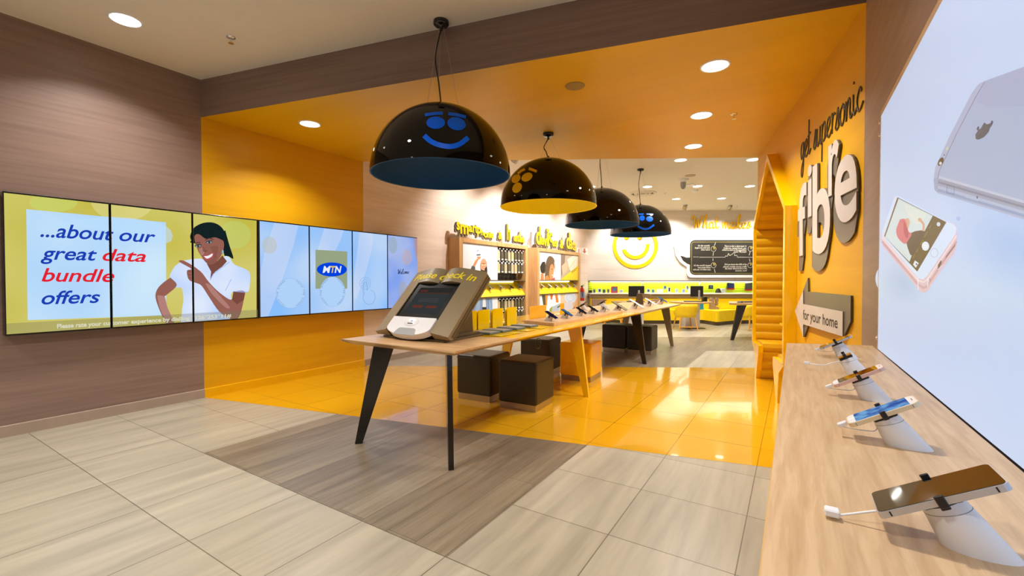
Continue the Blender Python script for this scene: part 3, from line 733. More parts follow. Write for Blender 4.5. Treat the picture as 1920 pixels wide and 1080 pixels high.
stool(-2.55, 7.42, .0, M_leather, 'left one of the two dark cube stools at the far table end')
stool(-2.12, 7.42, .02, M_leather, 'dark cube stool behind the slanted black leg at the far end')

# ------------------------------------------------------------------ check-in kiosk
t = thing('check_in_kiosk', 'taupe open book shaped check in kiosk with dark touch screen', 'kiosk', (-2.41, 2.40, TZ))
ex, et, en = V((1, 0, 0)), V((0, sqrt(.5), sqrt(.5))), V((0, -sqrt(.5), sqrt(.5))); KO = V((0, 0, .045))
def pg(x):
    a = abs(x-.0)
    if a < .05: return .02+.025*(a/.05)**.6
    return .045+.008*sin((a-.05)/.08*pi/2) if a < .13 else .053*(1-((a-.13)/.24)**1.3)
def S(x, tt, n): return KO+ex*x+et*tt+en*n
xs = sorted(set([-.37, -.225, .225, .37, 0.0]+[round(-.37+.74*i/48, 4) for i in range(49)])); ts = [0, .03, .50, .655]
cells = [(i, j) for i in range(len(xs)-1) for j in range(3) if not (j < 2 and xs[i] >= -.226 and xs[i+1] <= .226)]
k = MB(); vs = []; nx = len(xs)
for lay in (0, 1):
    for tt in ts:
        for x in xs: vs.append(S(x, tt, pg(x) if lay == 0 else (-.085 if tt > .05 else -.035+(-.05)*tt/.05)))
fid = lambda i, j, l: l*nx*4+j*nx+i
fs = []; cs = set(cells)
for i, j in cells:
    fs.append((fid(i, j, 0), fid(i+1, j, 0), fid(i+1, j+1, 0), fid(i, j+1, 0))); fs.append((fid(i, j, 1), fid(i, j+1, 1), fid(i+1, j+1, 1), fid(i+1, j, 1)))
    for (di, dj, a, b) in ((-1, 0, (i, j), (i, j+1)), (1, 0, (i+1, j), (i+1, j+1)), (0, -1, (i, j), (i+1, j)), (0, 1, (i, j+1), (i+1, j+1))):
        if (i+di, j+dj) not in cs: fs.append((fid(*a, 0), fid(*b, 0), fid(*b, 1), fid(*a, 1)))
k.add(vs, fs, 0); k.build('book_cover', M_taupe, t)
k = MB()
for d in (.02, .045):
    k.prism([(0, 0), (.006, 0), (.006, .62), (0, .62)], -.085+d, -.085+d+.012, S(.37, .03, 0), ex, et, en)
k.build('page_edge', M_taupe2, t)
k = MB(); k.prism([(-.225, .10), (.225, .10), (.225, .52), (-.225, .52)], -.03, .028, KO, ex, et, en); k.build('tablet', plain('kiosk bezel black', rgb(9, 9, 9), .4, spec=.06), t)
Ka = Art(lambda x, y: V((-2.41, 2.40, TZ))+S(x, y, .028), en, .00004, .0006)
Ka.poly([(-.17, .18), (.17, .18), (.17, .45), (-.17, .45)], px(50, 54, 55)); Ka.poly([(-.17, .395), (.17, .395), (.17, .45), (-.17, .45)], px(44, 42, 40))
Ka.line([(-.17, .392), (.17, .392)], .008, px(80, 48, 36)); Ka.poly([(-.15, .405), (-.07, .405), (-.07, .425), (-.15, .425)], px(84, 46, 36))
for x in (-.12, .02): Ka.poly([(x, .235), (x+.105, .235), (x+.105, .262), (x, .262)], px(98, 50, 40))
for y in (.33, .315, .30): Ka.line([(-.1, y), (.1, y)], .004, px(74, 76, 76))
o = Ka.build('screen_image', t); o.matrix_parent_inverse = Matrix.Translation(-t.location)
k = MB(); pp = [(-.218, .125), (.218, .125), (.218, .05)]+[(.218*cos(a), .03-.075*sin(a)) for a in (radians(8+164*i/14) for i in range(15))]+[(-.218, .05)]
k.prism(pp, -.006, .048, KO, ex, et, en); o = k.build('printer', M_wplast, t)
bv = o.modifiers.new('b', 'BEVEL'); bv.width = .008; bv.segments = 2; bv.limit_method = 'ANGLE'
k = MB(); k.lathe([(.001, 0.004), (.06, .003), (.07, 0)], 28, M=basis(ex, et, en, S(0, .075, .0485)), sy=.55); pr = k.build('oval_boss', M_wplast, t)
k = MB(); k.box((0, 0, 0), (.05, .007, .003), M=basis(ex, et, en, S(0, .06, .053))); k.build('paper_slot', M_black, t)
k = MB(); k.lathe([(.001, .001), (.007, .001), (.008, 0)], 16, M=basis(ex, et, en, S(0, .085, .0525))); k.build('status_light', px(150, 180, 255), t)
k = MB(); k.prism([(-.11, -.045), (.11, -.045), (.085, .01), (.07, .018), (-.07, .018), (-.085, .01)], .0485, .051, KO, ex, et, en); k.build('paper_tray', M_gplast, t)
B((-.0, .265, .008), (.62, .48, .016), .003).build('base_plate', M_taupe2, t)
B((-.0, .28, .026), (.56, .42, .02), .003).build('base_step', M_taupe2, t)
k = MB(); k.prism([(.10, .036), (.46, .036), (.44, .30), (.40, .345)], -.24, .24, (0, 0, 0), (0, 1, 0), (0, 0, 1), (1, 0, 0)); k.build('rear_support', M_taupe2, t)
vs, fs = text2d('Please check in', .022, .22); x0, x1, y0, y1 = bounds(vs); k = MB()
k.add([S(-.325+.65*(x-x0)/(x1-x0), .538+.072*y/ASC, pg(-.325+.65*(x-x0)/(x1-x0))+.0015) for x, y in vs], fs, 0); k.build('lettering', plain('kiosk lettering yellow', rgb(246, 222, 0), .5), t)

# ------------------------------------------------------------------ yellow holders with leaflets / tablets on the near end
def rrect(w_, h_, r, n=4):
    out = []
    for cx, cy, a0 in ((w_/2-r, h_/2-r, 0), (-w_/2+r, h_/2-r, 90), (-w_/2+r, -h_/2+r, 180), (w_/2-r, -h_/2+r, 270)):
        out += [(cx+r*cos(radians(a0+90*i/n)), cy+r*sin(radians(a0+90*i/n))) for i in range(n+1)]
    return out
def lsheet(x, y, wd, hgt, base, sgn, mat, label, taper=.0, name='acrylic_holder', group='yellow acrylic holders on the table', z=TZ):
    t = thing(name, label, 'holder', (x, y, z), 0, group)
    prof = [(-.004, hgt), (-.004, .03), (0, .012), (.012, .003), (base, .003)]
    prof = smooth_path(prof, 3); k = MB(); n = len(prof); vs = []
    for s in (-1, 1):
        for i, (px_, pz) in enumerate(prof):
            wv = wd/2*(1-taper*max(0, pz)/hgt*.6)
            for off in (0, .003):
                a, b = prof[max(i-1, 0)], prof[min(i+1, n-1)]; dx, dz = b[0]-a[0], b[1]-a[1]; l = math.hypot(dx, dz)
                vs.append((sgn*(px_ - dz/l*off*1.0), s*wv+(.25*pz if 0 else 0), pz+dx/l*off))
    fs = []
    for s in (0, 1):
        o = s*2*n
        for i in range(n-1): fs.append((o+2*i, o+2*i+2, o+2*i+3, o+2*i+1))
    for i in range(n-1):
        for off in (0, 1): fs.append((2*i+off, 2*i+2+off, 2*n+2*i+2+off, 2*n+2*i+off))
    fs += [(0, 1, 2*n+1, 2*n), (2*n-2, 2*n-1, 4*n-1, 4*n-2)]
    k.add(vs, fs, 0); k.build('bent_sheet', mat, t); return t
def slab(x, y, sgn, label, z=TZ+.007):
    t = thing('flat_device', label, 'tablet', (x, y, z), 0, 'slate devices in the yellow holders')
    B((sgn*.14, 0, .008), (.22, .15, .016), .004).build('casing', M_slate, t)
    B((sgn*.14, 0, .0168), (.2, .13, .0012)).build('glass', M_gplast, t)
hl = ['first yellow acrylic holder, partly behind the kiosk', 'second yellow acrylic holder from the kiosk', 'third yellow acrylic holder from the kiosk', 'last yellow acrylic holder, nearest the orange panel']
for i, y in enumerate((3.0, 3.19, 3.41, 3.65)):
    lsheet(-2.3, y, .17, .185, .36, 1, M_acry, hl[i], .0)
    slab(-2.3, y, 1, 'slate device lying in the %s yellow holder, aisle side' % ('first', 'second', 'third', 'last')[i])
    lsheet(-2.335, y+.0, .16, .17, .34, -1, M_acry, 'rear yellow holder back to back with the %s front one' % ('first', 'second', 'third', 'last')[i], group='yellow acrylic holders on the far table side')
    slab(-2.335, y, -1, 'slate device in the rear holder behind the %s front one' % ('first', 'second', 'third', 'last')[i])
t = lsheet(-2.385, 4.32, .38, .165, .1, -1, M_oacry, 'wide orange acrylic panel standing between holders and phones', name='acrylic_divider', group='orange acrylic panels')
t = lsheet(-2.5, 5.16, .12, .15, .08, -1, M_oacry, 'narrow orange acrylic panel further along the table', name='acrylic_divider', group='orange acrylic panels')

# ------------------------------------------------------------------ phone stands and phones
def phone_parts(t, L, W_, body, glass, edge=True, home=False):
    """local frame: x down the slope, y across, z out of the glass; at the thing's origin"""
    th = .0075 if L < .17 else .008
    k = MB(); k.prism(rrect(L, W_, .011 if home else .006), 0, th, mat=0); o = k.build('body', body, t)
    bv = o.modifiers.new('b', 'BEVEL'); bv.width = .0022; bv.segments = 2; bv.limit_method = 'ANGLE'
    if home:
        k = MB(); k.prism(rrect(L-.004, W_-.004, .0095), th, th+.0004); k.build('front_plate', M_wplast, t)
        k = MB(); k.prism(rrect(L*.76, W_*.88, .001, 1), th+.0004, th+.0008); k.build('screen', glass, t)
        k = MB(); k.lathe([(.001, 0), (.0045, 0), (.0055, .0003), (.0062, 0)], 18, (L/2-L*.058, 0, th+.0006)); k.build('home_button', M_pwhite, t)
        k = MB(); k.prism(rrect(.0012, .012, .0005, 2), th+.0004, th+.0008, (-L/2+L*.06, 0, 0)); k.build('earpiece', M_bplast, t)
    else:
        k = MB(); k.prism(rrect(L-.003, W_-.003, .005), th, th+.0006); k.build('screen', glass, t)
    k = MB(); k.box((-.02, -W_/2-.0003, th/2), (.022, .0012, .0025)); k.build('side_button', body, t)
    for sx in (-1, 1):
        k = MB(); k.box((sx*(L/2-.012), 0, th/2), (.0016, W_+.0008, th*.7)); k.build('antenna_line', M_bplast if glass is M_glass and body is M_galum else M_gplast, t)
def stand(pt, dirx, scale, tilt, label, group, phone=None, cable='loop', pad=False, post=None, hz=None):
    """pt: base centre; dirx: +1 customers on the +X side, -1 on the -X side"""
    rz = 0 if dirx > 0 else pi
    t = thing('phone_stand', label, 'phone stand', pt, rz, group)
    s = scale; post = post or M_wplast; ca, sa = cos(tilt), sin(tilt)
    n = 26; R = 6; vs = []; fs = []
    tc = V((.034*(s if not hz else 1), 0, .052*(hz or s))); tx = V((ca, 0, -sa)); tn = V((sa, 0, ca))
    for j in range(R+1):
        f = j/R
        for i in range(n):
            a = 2*pi*i/n; b0 = V((.045*s*cos(a), .025*s*sin(a), 0)); b1 = tc+tx*(.027*s*cos(a))+V((0, .0235*s*sin(a), 0)); vs.append(b0*(1-f)+b1*f)
    for j in range(R):
        for i in range(n): fs.append((j*n+i, j*n+(i+1) % n, (j+1)*n+(i+1) % n, (j+1)*n+i))
    k = MB(); k.add(vs, fs, 0, True); k.add(vs[:n], [tuple(range(n))], 0); k.add(vs[-n:], [tuple(range(n))], 0); k.build('post', post, t)
    k = MB(); ring = [vs[5*n+i] for i in range(n)]
    k.tube([V((p.x, p.y, p.z)) for p in ring]+[ring[0]], .0006*s, 5); k.build('collar_seam', M_gplast, t)
    k = MB(); M = basis(tx, (0, 1, 0), tn, tc)
    k.box((0, 0, .004*s), (.05*s, .04*s, .009*s), 0, .002*s, 1, M); k.build('clip_base', M_bplast, t)
    W_ = (phone or {}).get('W', .067); L = (phone or {}).get('L', .138); zp = .0095*s
    k = MB(); hw = W_/2+.002 if not pad else .03*s
    for sy in (-1, 1):
        k.box((0, sy*hw/2, zp-.0028), (.012*s, hw, .004), 0, .001, 1, M); k.box((0, sy*(hw+.001), zp+.0055), (.012*s, .003, .014), 0, .001, 1, M)
    k.build('clip_arm', M_bplast, t)
    if not pad:
        k = MB(); k.box((.0, -.024*s, -.008*s), (.012*s, .012*s, .03*s), 0, .002*s, 1, M); k.build('lever', M_bplast, t)
    if pad:
        k = MB(); k.prism(rrect(.05*s, .042*s, .004), zp, zp+.003, tc, tx, (0, 1, 0), tn); k.build('mount_pad', plain('amber gel pad', rgb(120, 86, 10), .15, coat=.5), t)
    e = M @ V((L/2, 0, zp+.004))
    k = MB(); kp = None
    if cable == 'loop':
        k.tube(smooth_path([tuple(M @ V((.018*s, .0, -.002))), tuple(M @ V((.032*s, .004, -.02*s))), tuple(M @ V((.05*s, .004, -.016*s))), tuple(M @ V((L/2+.006, 0, zp-.005))), tuple(M @ V((L/2+.014, 0, zp+.004)))], 5), .0014*s, 7)
        kp = B((0, 0, 0), (.016, .013, .007), .001, 1, basis(tx, (0, 1, 0), tn, M @ V((L/2+.0098, 0, zp+.0045))))
    elif cable == 'loose':
        d = V((.105, 0, 0)) if not pad else V((.12, 0, 0))
        end = V((tc.x+d.x*.9, .0, .006)) if not pad else V((tc.x+.10, -.01, .02))
        k.tube(smooth_path([tuple(M @ V((.02*s, .0, -.002))), tuple(V((tc.x+.045, 0, tc.z*.55))), tuple(V((tc.x+.06, 0, tc.z*.42))), tuple(end)], 5), .002*s, 7)
        kp = B((0, 0, 0), (.016, .015, .009), .0015, 1, Matrix.Translation(end+V((.008, 0, .002))))
    if cable: k.build('cable', M_wplast, t); kp.build('plug', M_wplast, t)
    if phone:
        o = thing(phone.get('name', 'smartphone'), phone['label'], 'phone' if L < .19 else 'tablet', (0, 0, 0), 0, phone['group'])
        Mw = Matrix.Translation(V(pt)) @ Matrix.Rotation(rz, 4, 'Z') @ M @ Matrix.Translation(V((phone.get('dx', 0), 0, zp)))
        o.matrix_world = Mw; o.location = Mw.to_translation(); o.rotation_euler = Mw.to_euler()
        phone_parts(o, L, W_, phone['body'], phone['glass'], home=phone.get('home', False))
    return t
# table row
TP = [(4.05, .138, M_bplast, M_navys, 'phone with dim navy screen, nearest on the long table'), (4.42, .138, M_bplast, M_blues, 'phone with lit blue screen, second along the table row'),
      (4.81, .138, M_bplast, M_glass, 'black phone on the table, third from the orange panel'), (5.17, .138, M_bplast, M_glass, 'black phone on the table, fourth from the orange panel'),
      (5.56, .138, M_galum, M_galum, 'pale silver phone on the table, fifth from the orange panel'), (6.11, .235, M_taupe2, plain('olive tablet glass', rgb(120, 118, 92), .2), 'large olive grey tablet in the middle of the table row'),
      (6.89, .25, M_galum, M_wplast, 'long silver tablet on the table before the brown kiosk box'), (7.68, .2, M_galum, M_wplast, 'smaller silver tablet third from the far table end'), (8.50, .2, M_galum, M_blues, 'blue lit tablet at the far table end')]
for i, (y, L, bd, gl, lb) in enumerate(TP):
    on = i < 5
    stand((-2.12, y, TZ+(.03 if on else 0)), 1, 1.0 if L < .2 else 1.35, radians(30), 'pale slanted stand under the %s' % lb.replace('nearest on', 'starting').split(' on the')[0].split(',')[0] if i not in (2, 3) else 'pale slanted stand under the %s black phone on the table' % ('third' if i == 2 else 'fourth'), 'stands on the long table',
          dict(L=L, W=.067 if L < .2 else .12, body=bd, glass=gl, label=lb, group='phones and tablets along the table'), post=M_stand)
for i, (y0, y1, lb) in enumerate(((3.86, 4.6, 'low oak plinth under the first two phones of the table row'), (4.61, 5.35, 'low oak plinth under the two black phones of the table row'), (5.36, 5.9, 'low oak plinth under the pale silver phone'))):
    k = MB(); k.prism([(-2.36, y0+(.12 if i == 0 else 0)), (-1.955, y0), (-1.955, y1), (-2.36, y1)], 0, .0295, (0, 0, TZ+.0005)); o = k.build('oak_plinth', M_oak); tag(o, lb, 'plinth', 'oak plinths on the table')
# far side row, seen from behind
for i, (y, lb) in enumerate(((6.2, 'pale stand with a black phone facing the left side, nearer'), (7.0, 'pale stand with a black phone facing the left side, farther'))):
    stand((-2.62, y, TZ), -1, 1.2, radians(32), lb, 'stands on the left table side', dict(L=.17, W=.08, body=M_bplast, glass=M_glass, label=('black phone leaning away on the left table side, nearer' if i == 0 else 'black phone leaning away on the left table side, farther'), group='phones on the left table side'), post=M_stand)
# small brown box standing near the far end
a_ = atz(1209, 571, TZ); t = thing('brown_sign_box', 'olive brown tapered box standing at the far end of the table', 'box', (a_.x-.1, a_.y, TZ), .2)
k = MB(); k.prism([(-.075, 0), (.075, 0), (.055, .2), (-.04, .2)], -.05, .05, (0, 0, 0), (1, 0, 0), (0, 0, 1), (0, 1, 0)); k.build('front_panel', M_taupe2, t)
k = MB(); k.prism([(0, .1), (.15, .12), (.15, .19), (.02, .2)], -.045, .045, (.05, 0, 0), (1, 0, 0), (0, 0, 1), (0, 1, 0)); k.build('side_wing', M_taupe, t)

# ================================================================== COUNTER ON THE RIGHT
ZC = .895
t = thing('display_counter', 'oak wall counter with white phone stands along the right wall', 'counter', (.15, 1.2, 0))
k = MB(); k.prism([(-.027, -.6), (.3105, -.6), (.3105, 2.66), (-.027, 2.545)], ZC-.032, ZC, (-.15, -1.2, 0)); k.build('worktop', M_oak, t)
k = MB(); k.prism([(-.0265, -.6), (-.0285, -.6), (-.0285, 2.544), (-.0265, 2.545)], ZC-.031, ZC-.001, (-.15, -1.2, 0)); k.build('edge_band', plain('ochre edge band', rgb(206, 168, 100), .4), t)
k = MB(); k.prism([(.03, -.55), (.30, -.55), (.30, 2.6), (.03, 2.5)], 0, ZC-.033, (-.15, -1.2, 0)); k.build('cabinet_body', M_oakx, t)
cg = 'white phone stands on the oak counter'; pgp = 'phones on the oak counter'
stand((.180, .70, ZC), -1, .76, radians(30), 'nearest white phone stand on the counter, loose cable', cg, dict(L=.124, W=.06, body=M_galum, glass=M_glass, label='large dark glass phone with silver edge, nearest on the counter', group=pgp), 'loose', hz=.95)
stand((.180, 1.075, ZC), -1, .76, radians(30), 'second white phone stand on the counter from the front', cg, dict(L=.116, W=.057, body=M_gold, glass=M_lite, home=True, label='white and gold phone with lit blue screen on the counter', group=pgp), 'loop', hz=.95)
stand((.180, 1.445, ZC), -1, .76, radians(30), 'middle white phone stand on the counter, under the rose phone', cg, dict(L=.118, W=.057, body=M_rose, glass=M_glass, home=True, label='rose phone with white front and dark screen on the counter', group=pgp), 'loop', hz=.95)
stand((.180, 1.82, ZC), -1, .76, radians(30), 'white phone stand with an empty black clip, no phone', cg, None, 'loose', pad=True, hz=.95)
stand((.180, 2.19, ZC), -1, .76, radians(30), 'farthest white phone stand on the counter, below the arrow sign', cg, dict(L=.116, W=.057, body=M_galum, glass=M_glass, label='thin silver edged phone farthest along the counter', group=pgp), 'loop', hz=.95)

# ================================================================== POSTER ON THE RIGHT WALL
PX = .312
def ps(x, y): return atx(x, y, PX)
def c5(x, y): return (x/3.6+1740, y/3.6+110)
def c4(x, y): return (x/5.4+1640, y/5.4+360)
t = thing('wall_poster', 'large pale blue poster of two floating phones above the counter', 'poster', (X1, 1.5, 1.4))
iT = Matrix.Translation(-t.location)
yb0 = .25; py1 = ps(1649.5, 400).y; zt = (ps(1655, 215).z+ps(1765, 0).z)/2
k = MB(); k.prism([(yb0, ZC+.004), (py1, ZC+.004), (py1, zt), (yb0, zt)], 0, .012, (PX, 0, 0), (0, 1, 0), (0, 0, 1), (1, 0, 0))
o = k.build('panel', emissive_ink(198, 212, 240), t); o.matrix_parent_inverse = iT
k = MB()
k.prism([(yb0, zt), (py1+.012, zt), (py1+.012, zt+.02), (yb0, zt+.02)], -.001, .016, (PX, 0, 0), (0, 1, 0), (0, 0, 1), (1, 0, 0)); 
o = k.build('top_edge_trim', M_oak, t); o.matrix_parent_inverse = iT
k = MB(); k.prism([(py1, ZC+.004), (py1+.012, ZC+.004), (py1+.012, zt), (py1, zt)], -.001, .016, (PX, 0, 0), (0, 1, 0), (0, 0, 1), (1, 0, 0)); o = k.build('side_edge_trim', M_oak, t); o.matrix_parent_inverse = iT
for z in (zt-.02, zt-.075, ZC+.05):
    k = MB(); k.lathe([(.008, -.0225), (.008, .014), (.004, .016), (.001, .016)], 14, M=basis((0, 1, 0), (0, 0, 1), (-1, 0, 0), (X1-.023, py1+.022, z)), close=False); o = k.build('standoff_bolt', M_chrome, t); o.matrix_parent_inverse = iT
A = Art(ps, (-1, 0, 0), .00002, .0003); ink_ = ink; ink = emissive_ink
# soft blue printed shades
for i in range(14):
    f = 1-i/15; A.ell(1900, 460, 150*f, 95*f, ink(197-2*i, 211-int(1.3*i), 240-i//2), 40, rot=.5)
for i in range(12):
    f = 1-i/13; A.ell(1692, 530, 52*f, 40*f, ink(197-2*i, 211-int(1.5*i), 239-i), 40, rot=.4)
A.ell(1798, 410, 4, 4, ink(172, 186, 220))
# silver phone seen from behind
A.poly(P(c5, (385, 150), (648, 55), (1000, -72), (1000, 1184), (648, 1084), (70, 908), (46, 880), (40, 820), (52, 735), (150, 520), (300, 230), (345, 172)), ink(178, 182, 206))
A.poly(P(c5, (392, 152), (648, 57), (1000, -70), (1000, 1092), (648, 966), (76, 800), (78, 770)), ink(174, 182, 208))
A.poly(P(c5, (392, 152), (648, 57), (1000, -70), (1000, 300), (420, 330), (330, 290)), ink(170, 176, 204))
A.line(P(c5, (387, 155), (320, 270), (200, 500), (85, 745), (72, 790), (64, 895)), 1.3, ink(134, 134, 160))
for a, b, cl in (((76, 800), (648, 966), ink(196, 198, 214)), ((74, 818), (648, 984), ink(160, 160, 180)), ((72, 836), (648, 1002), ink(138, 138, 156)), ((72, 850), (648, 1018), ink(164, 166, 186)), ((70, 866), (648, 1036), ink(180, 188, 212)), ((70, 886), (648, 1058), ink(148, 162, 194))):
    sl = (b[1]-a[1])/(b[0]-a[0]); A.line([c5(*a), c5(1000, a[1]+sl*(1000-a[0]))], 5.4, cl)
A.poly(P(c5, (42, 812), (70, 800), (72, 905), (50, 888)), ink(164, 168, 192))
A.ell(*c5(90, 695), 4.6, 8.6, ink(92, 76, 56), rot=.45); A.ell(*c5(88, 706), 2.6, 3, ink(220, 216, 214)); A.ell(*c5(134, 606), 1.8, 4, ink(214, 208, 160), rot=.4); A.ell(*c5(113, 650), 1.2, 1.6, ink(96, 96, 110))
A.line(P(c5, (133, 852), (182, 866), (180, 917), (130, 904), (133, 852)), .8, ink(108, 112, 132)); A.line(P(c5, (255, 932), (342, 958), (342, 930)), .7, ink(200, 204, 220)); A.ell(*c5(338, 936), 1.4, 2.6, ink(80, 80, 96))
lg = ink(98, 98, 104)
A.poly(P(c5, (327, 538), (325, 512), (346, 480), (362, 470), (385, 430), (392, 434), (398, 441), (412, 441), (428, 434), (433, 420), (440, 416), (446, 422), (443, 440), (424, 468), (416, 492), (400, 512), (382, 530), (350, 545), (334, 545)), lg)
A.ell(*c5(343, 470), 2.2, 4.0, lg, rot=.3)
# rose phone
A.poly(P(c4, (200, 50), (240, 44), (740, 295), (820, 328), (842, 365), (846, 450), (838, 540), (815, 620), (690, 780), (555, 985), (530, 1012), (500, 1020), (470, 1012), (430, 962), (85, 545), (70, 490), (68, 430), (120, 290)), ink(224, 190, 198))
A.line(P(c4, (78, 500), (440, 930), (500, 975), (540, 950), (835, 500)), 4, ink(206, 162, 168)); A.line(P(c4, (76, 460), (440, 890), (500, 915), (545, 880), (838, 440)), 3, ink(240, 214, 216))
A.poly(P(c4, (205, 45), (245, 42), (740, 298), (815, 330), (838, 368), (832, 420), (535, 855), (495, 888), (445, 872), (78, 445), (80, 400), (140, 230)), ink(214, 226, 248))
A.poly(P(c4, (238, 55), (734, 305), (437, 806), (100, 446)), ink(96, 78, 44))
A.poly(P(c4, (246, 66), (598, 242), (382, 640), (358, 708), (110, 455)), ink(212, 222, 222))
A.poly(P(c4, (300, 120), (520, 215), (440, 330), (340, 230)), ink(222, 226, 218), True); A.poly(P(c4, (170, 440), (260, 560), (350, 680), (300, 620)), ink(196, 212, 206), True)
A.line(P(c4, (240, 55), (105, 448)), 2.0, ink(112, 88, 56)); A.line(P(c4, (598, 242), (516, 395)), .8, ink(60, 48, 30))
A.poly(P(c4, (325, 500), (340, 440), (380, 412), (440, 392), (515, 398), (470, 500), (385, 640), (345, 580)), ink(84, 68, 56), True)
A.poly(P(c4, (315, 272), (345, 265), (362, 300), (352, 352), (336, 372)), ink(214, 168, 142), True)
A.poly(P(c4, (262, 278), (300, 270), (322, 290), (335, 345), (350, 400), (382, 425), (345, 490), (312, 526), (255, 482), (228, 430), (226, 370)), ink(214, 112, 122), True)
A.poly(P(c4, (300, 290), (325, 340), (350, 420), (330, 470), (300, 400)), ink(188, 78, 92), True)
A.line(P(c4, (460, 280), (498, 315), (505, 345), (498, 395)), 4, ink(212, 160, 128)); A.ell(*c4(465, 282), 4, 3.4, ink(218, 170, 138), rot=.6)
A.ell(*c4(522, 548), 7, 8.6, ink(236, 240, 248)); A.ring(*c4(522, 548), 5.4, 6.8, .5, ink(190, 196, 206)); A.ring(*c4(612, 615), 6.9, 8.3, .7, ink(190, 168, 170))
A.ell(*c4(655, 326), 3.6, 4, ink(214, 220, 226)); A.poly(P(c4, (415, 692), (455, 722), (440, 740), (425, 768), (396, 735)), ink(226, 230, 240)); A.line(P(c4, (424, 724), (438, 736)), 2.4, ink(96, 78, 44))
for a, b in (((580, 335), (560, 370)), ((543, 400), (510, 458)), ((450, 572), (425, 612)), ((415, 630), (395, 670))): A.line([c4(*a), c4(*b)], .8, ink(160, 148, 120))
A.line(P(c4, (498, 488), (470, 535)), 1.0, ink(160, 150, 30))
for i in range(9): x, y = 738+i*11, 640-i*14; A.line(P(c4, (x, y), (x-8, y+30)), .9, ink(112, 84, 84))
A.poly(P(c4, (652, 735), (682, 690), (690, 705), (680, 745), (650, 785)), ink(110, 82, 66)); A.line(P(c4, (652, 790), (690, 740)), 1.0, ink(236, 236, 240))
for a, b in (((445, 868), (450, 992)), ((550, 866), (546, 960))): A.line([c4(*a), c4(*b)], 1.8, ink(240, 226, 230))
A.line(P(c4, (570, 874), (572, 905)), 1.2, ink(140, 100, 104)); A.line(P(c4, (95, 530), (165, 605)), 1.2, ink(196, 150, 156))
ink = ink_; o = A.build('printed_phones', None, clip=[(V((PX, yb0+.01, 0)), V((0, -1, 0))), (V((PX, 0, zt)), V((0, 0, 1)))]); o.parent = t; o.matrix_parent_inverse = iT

# ================================================================== RAISED LETTERS
def sweep(pts2, fs, off, fr, d0, d1, parent, mat, name='return', grow=0, fade=1.0):
    """solid between a flat outline and its copy shifted by off, between depths d0 and d1"""
    k = MB(); e = outline(fs); n = len(pts2); T = lambda p, d: fr(p[0], p[1], d)
    far = [(x+off[0], y+off[1]) for x, y in pts2]
    for poly in (pts2, far):
        d1 -= 1.2e-5
        vs = [T(p, d1) for p in poly]+[T(p, d0) for p in poly]
        k.add(vs, [f for f in fs]+[tuple(i+n for i in f[::-1]) for f in fs]+[(a, b, b+n, a+n) for a, b in e], 0)
    for a, b in e:
        q = [pts2[a], pts2[b], far[b], far[a]]; d1 -= 1.2e-5; d0 += 1e-6
        vs = [T(p, d1) for p in q]+[T(p, d0) for p in q]
        k.add(vs, [(0, 1, 2, 3), (7, 6, 5, 4), (0, 1, 5, 4), (1, 2, 6, 5), (2, 3, 7, 6), (3, 0, 4, 7)], 0)
    return k.build(name, mat, parent)
def face(pts2, fs, fr, d0, d1, parent, mats, name='letter'):
    k = MB(); n = len(pts2); e = outline(fs)
    vs = [fr(p[0], p[1], d1) for p in pts2]+[fr(p[0], p[1], d0) for p in pts2]
    k.add(vs, fs, 0); k.add(vs, [tuple(i+n for i in f[::-1]) for f in fs]+[(a, b, b+n, a+n) for a, b in e], 1)
    return k.build(name, mats, parent)
def letters(t, spec, to2, fr, off, depth, fm, sm, bold=.03, vp=1488):
    """spec: (char, x0, x1, y0, y1) boxes in photo pixels"""
    for ch, x0, x1, y0, y1 in spec:
        xc = (x0+x1)/2; m0, m1 = ((y-525)/(xc-vp)*(x1-x0)/2 for y in (y0, y1))      # level lines run to the wall's vanishing point
        q = [to2(x0, y1-m1), to2(x1, y1+m1), to2(x1, y0+m0), to2(x0, y0-m0)]
        pts, fs = text_pts(ch, q, bold, 0, True)
        o = face(pts, fs, fr, depth*.55, depth, t, [fm, sm])
        s_ = sweep(pts, fs, off, fr, .004, depth*.6, o, sm)

# ================================================================== TWO DISPLAY CABINETS ON THE LEFT WALL
CD = .25
def cab(y0, y1, ztop, label):
    t = thing('display_cabinet', label, 'cabinet', (XL, y0, 0), 0, 'oak display cabinets on the left wall')
    W_ = y1-y0; f = .1
    def bx(nm, c, s, m): return B(c, s, .002, 1).build(nm, m, t)
    bx('side_panel', (CD/2+.002, f/2, ztop/2), (CD, f, ztop), M_oakx); bx('side_panel', (CD/2+.002, W_-f/2, ztop/2), (CD, f, ztop), M_oakx)
    bx('top_panel', (CD/2+.002, W_/2, ztop-.0375), (CD, W_-2*f, .075), M_oakx)
    bx('back_panel', (.012, W_/2, ztop/2), (.016, W_-2*f, ztop-.16), M_board)
    bx('shelf', (CD/2, W_/2, 1.192), (CD-.01, W_-2*f, .016), M_taupe2); bx('shelf', (CD/2, W_/2, .868), (CD-.01, W_-2*f, .016), M_taupe2)
    bx('plinth', (CD/2-.01, W_/2, .06), (CD-.03, W_-2*f, .12), M_taupe2)
    k = MB(); k.prism([(.03, 1.17), (.05, 1.175), (.235, .89), (.225, .878)], f+.002, W_-f-.002, (0, 0, 0), (1, 0, 0), (0, 0, 1), (0, 1, 0)); k.build('sloped_shelf', M_ymat, t)
    k = MB(); k.tube([(.075, f+.08, 1.168), (.075, W_-f-.22, 1.168)], .011, 8); k.build('led_tube', M_led, t)
    return t, W_, f
t1, W1, f1 = cab(5.99, 8.32, 1.93, 'oak display cabinet with bearded man poster and hanging cases')
t2, W2, f2 = cab(8.74, 11.09, 1.925, 'farther oak display cabinet with smiling woman poster')
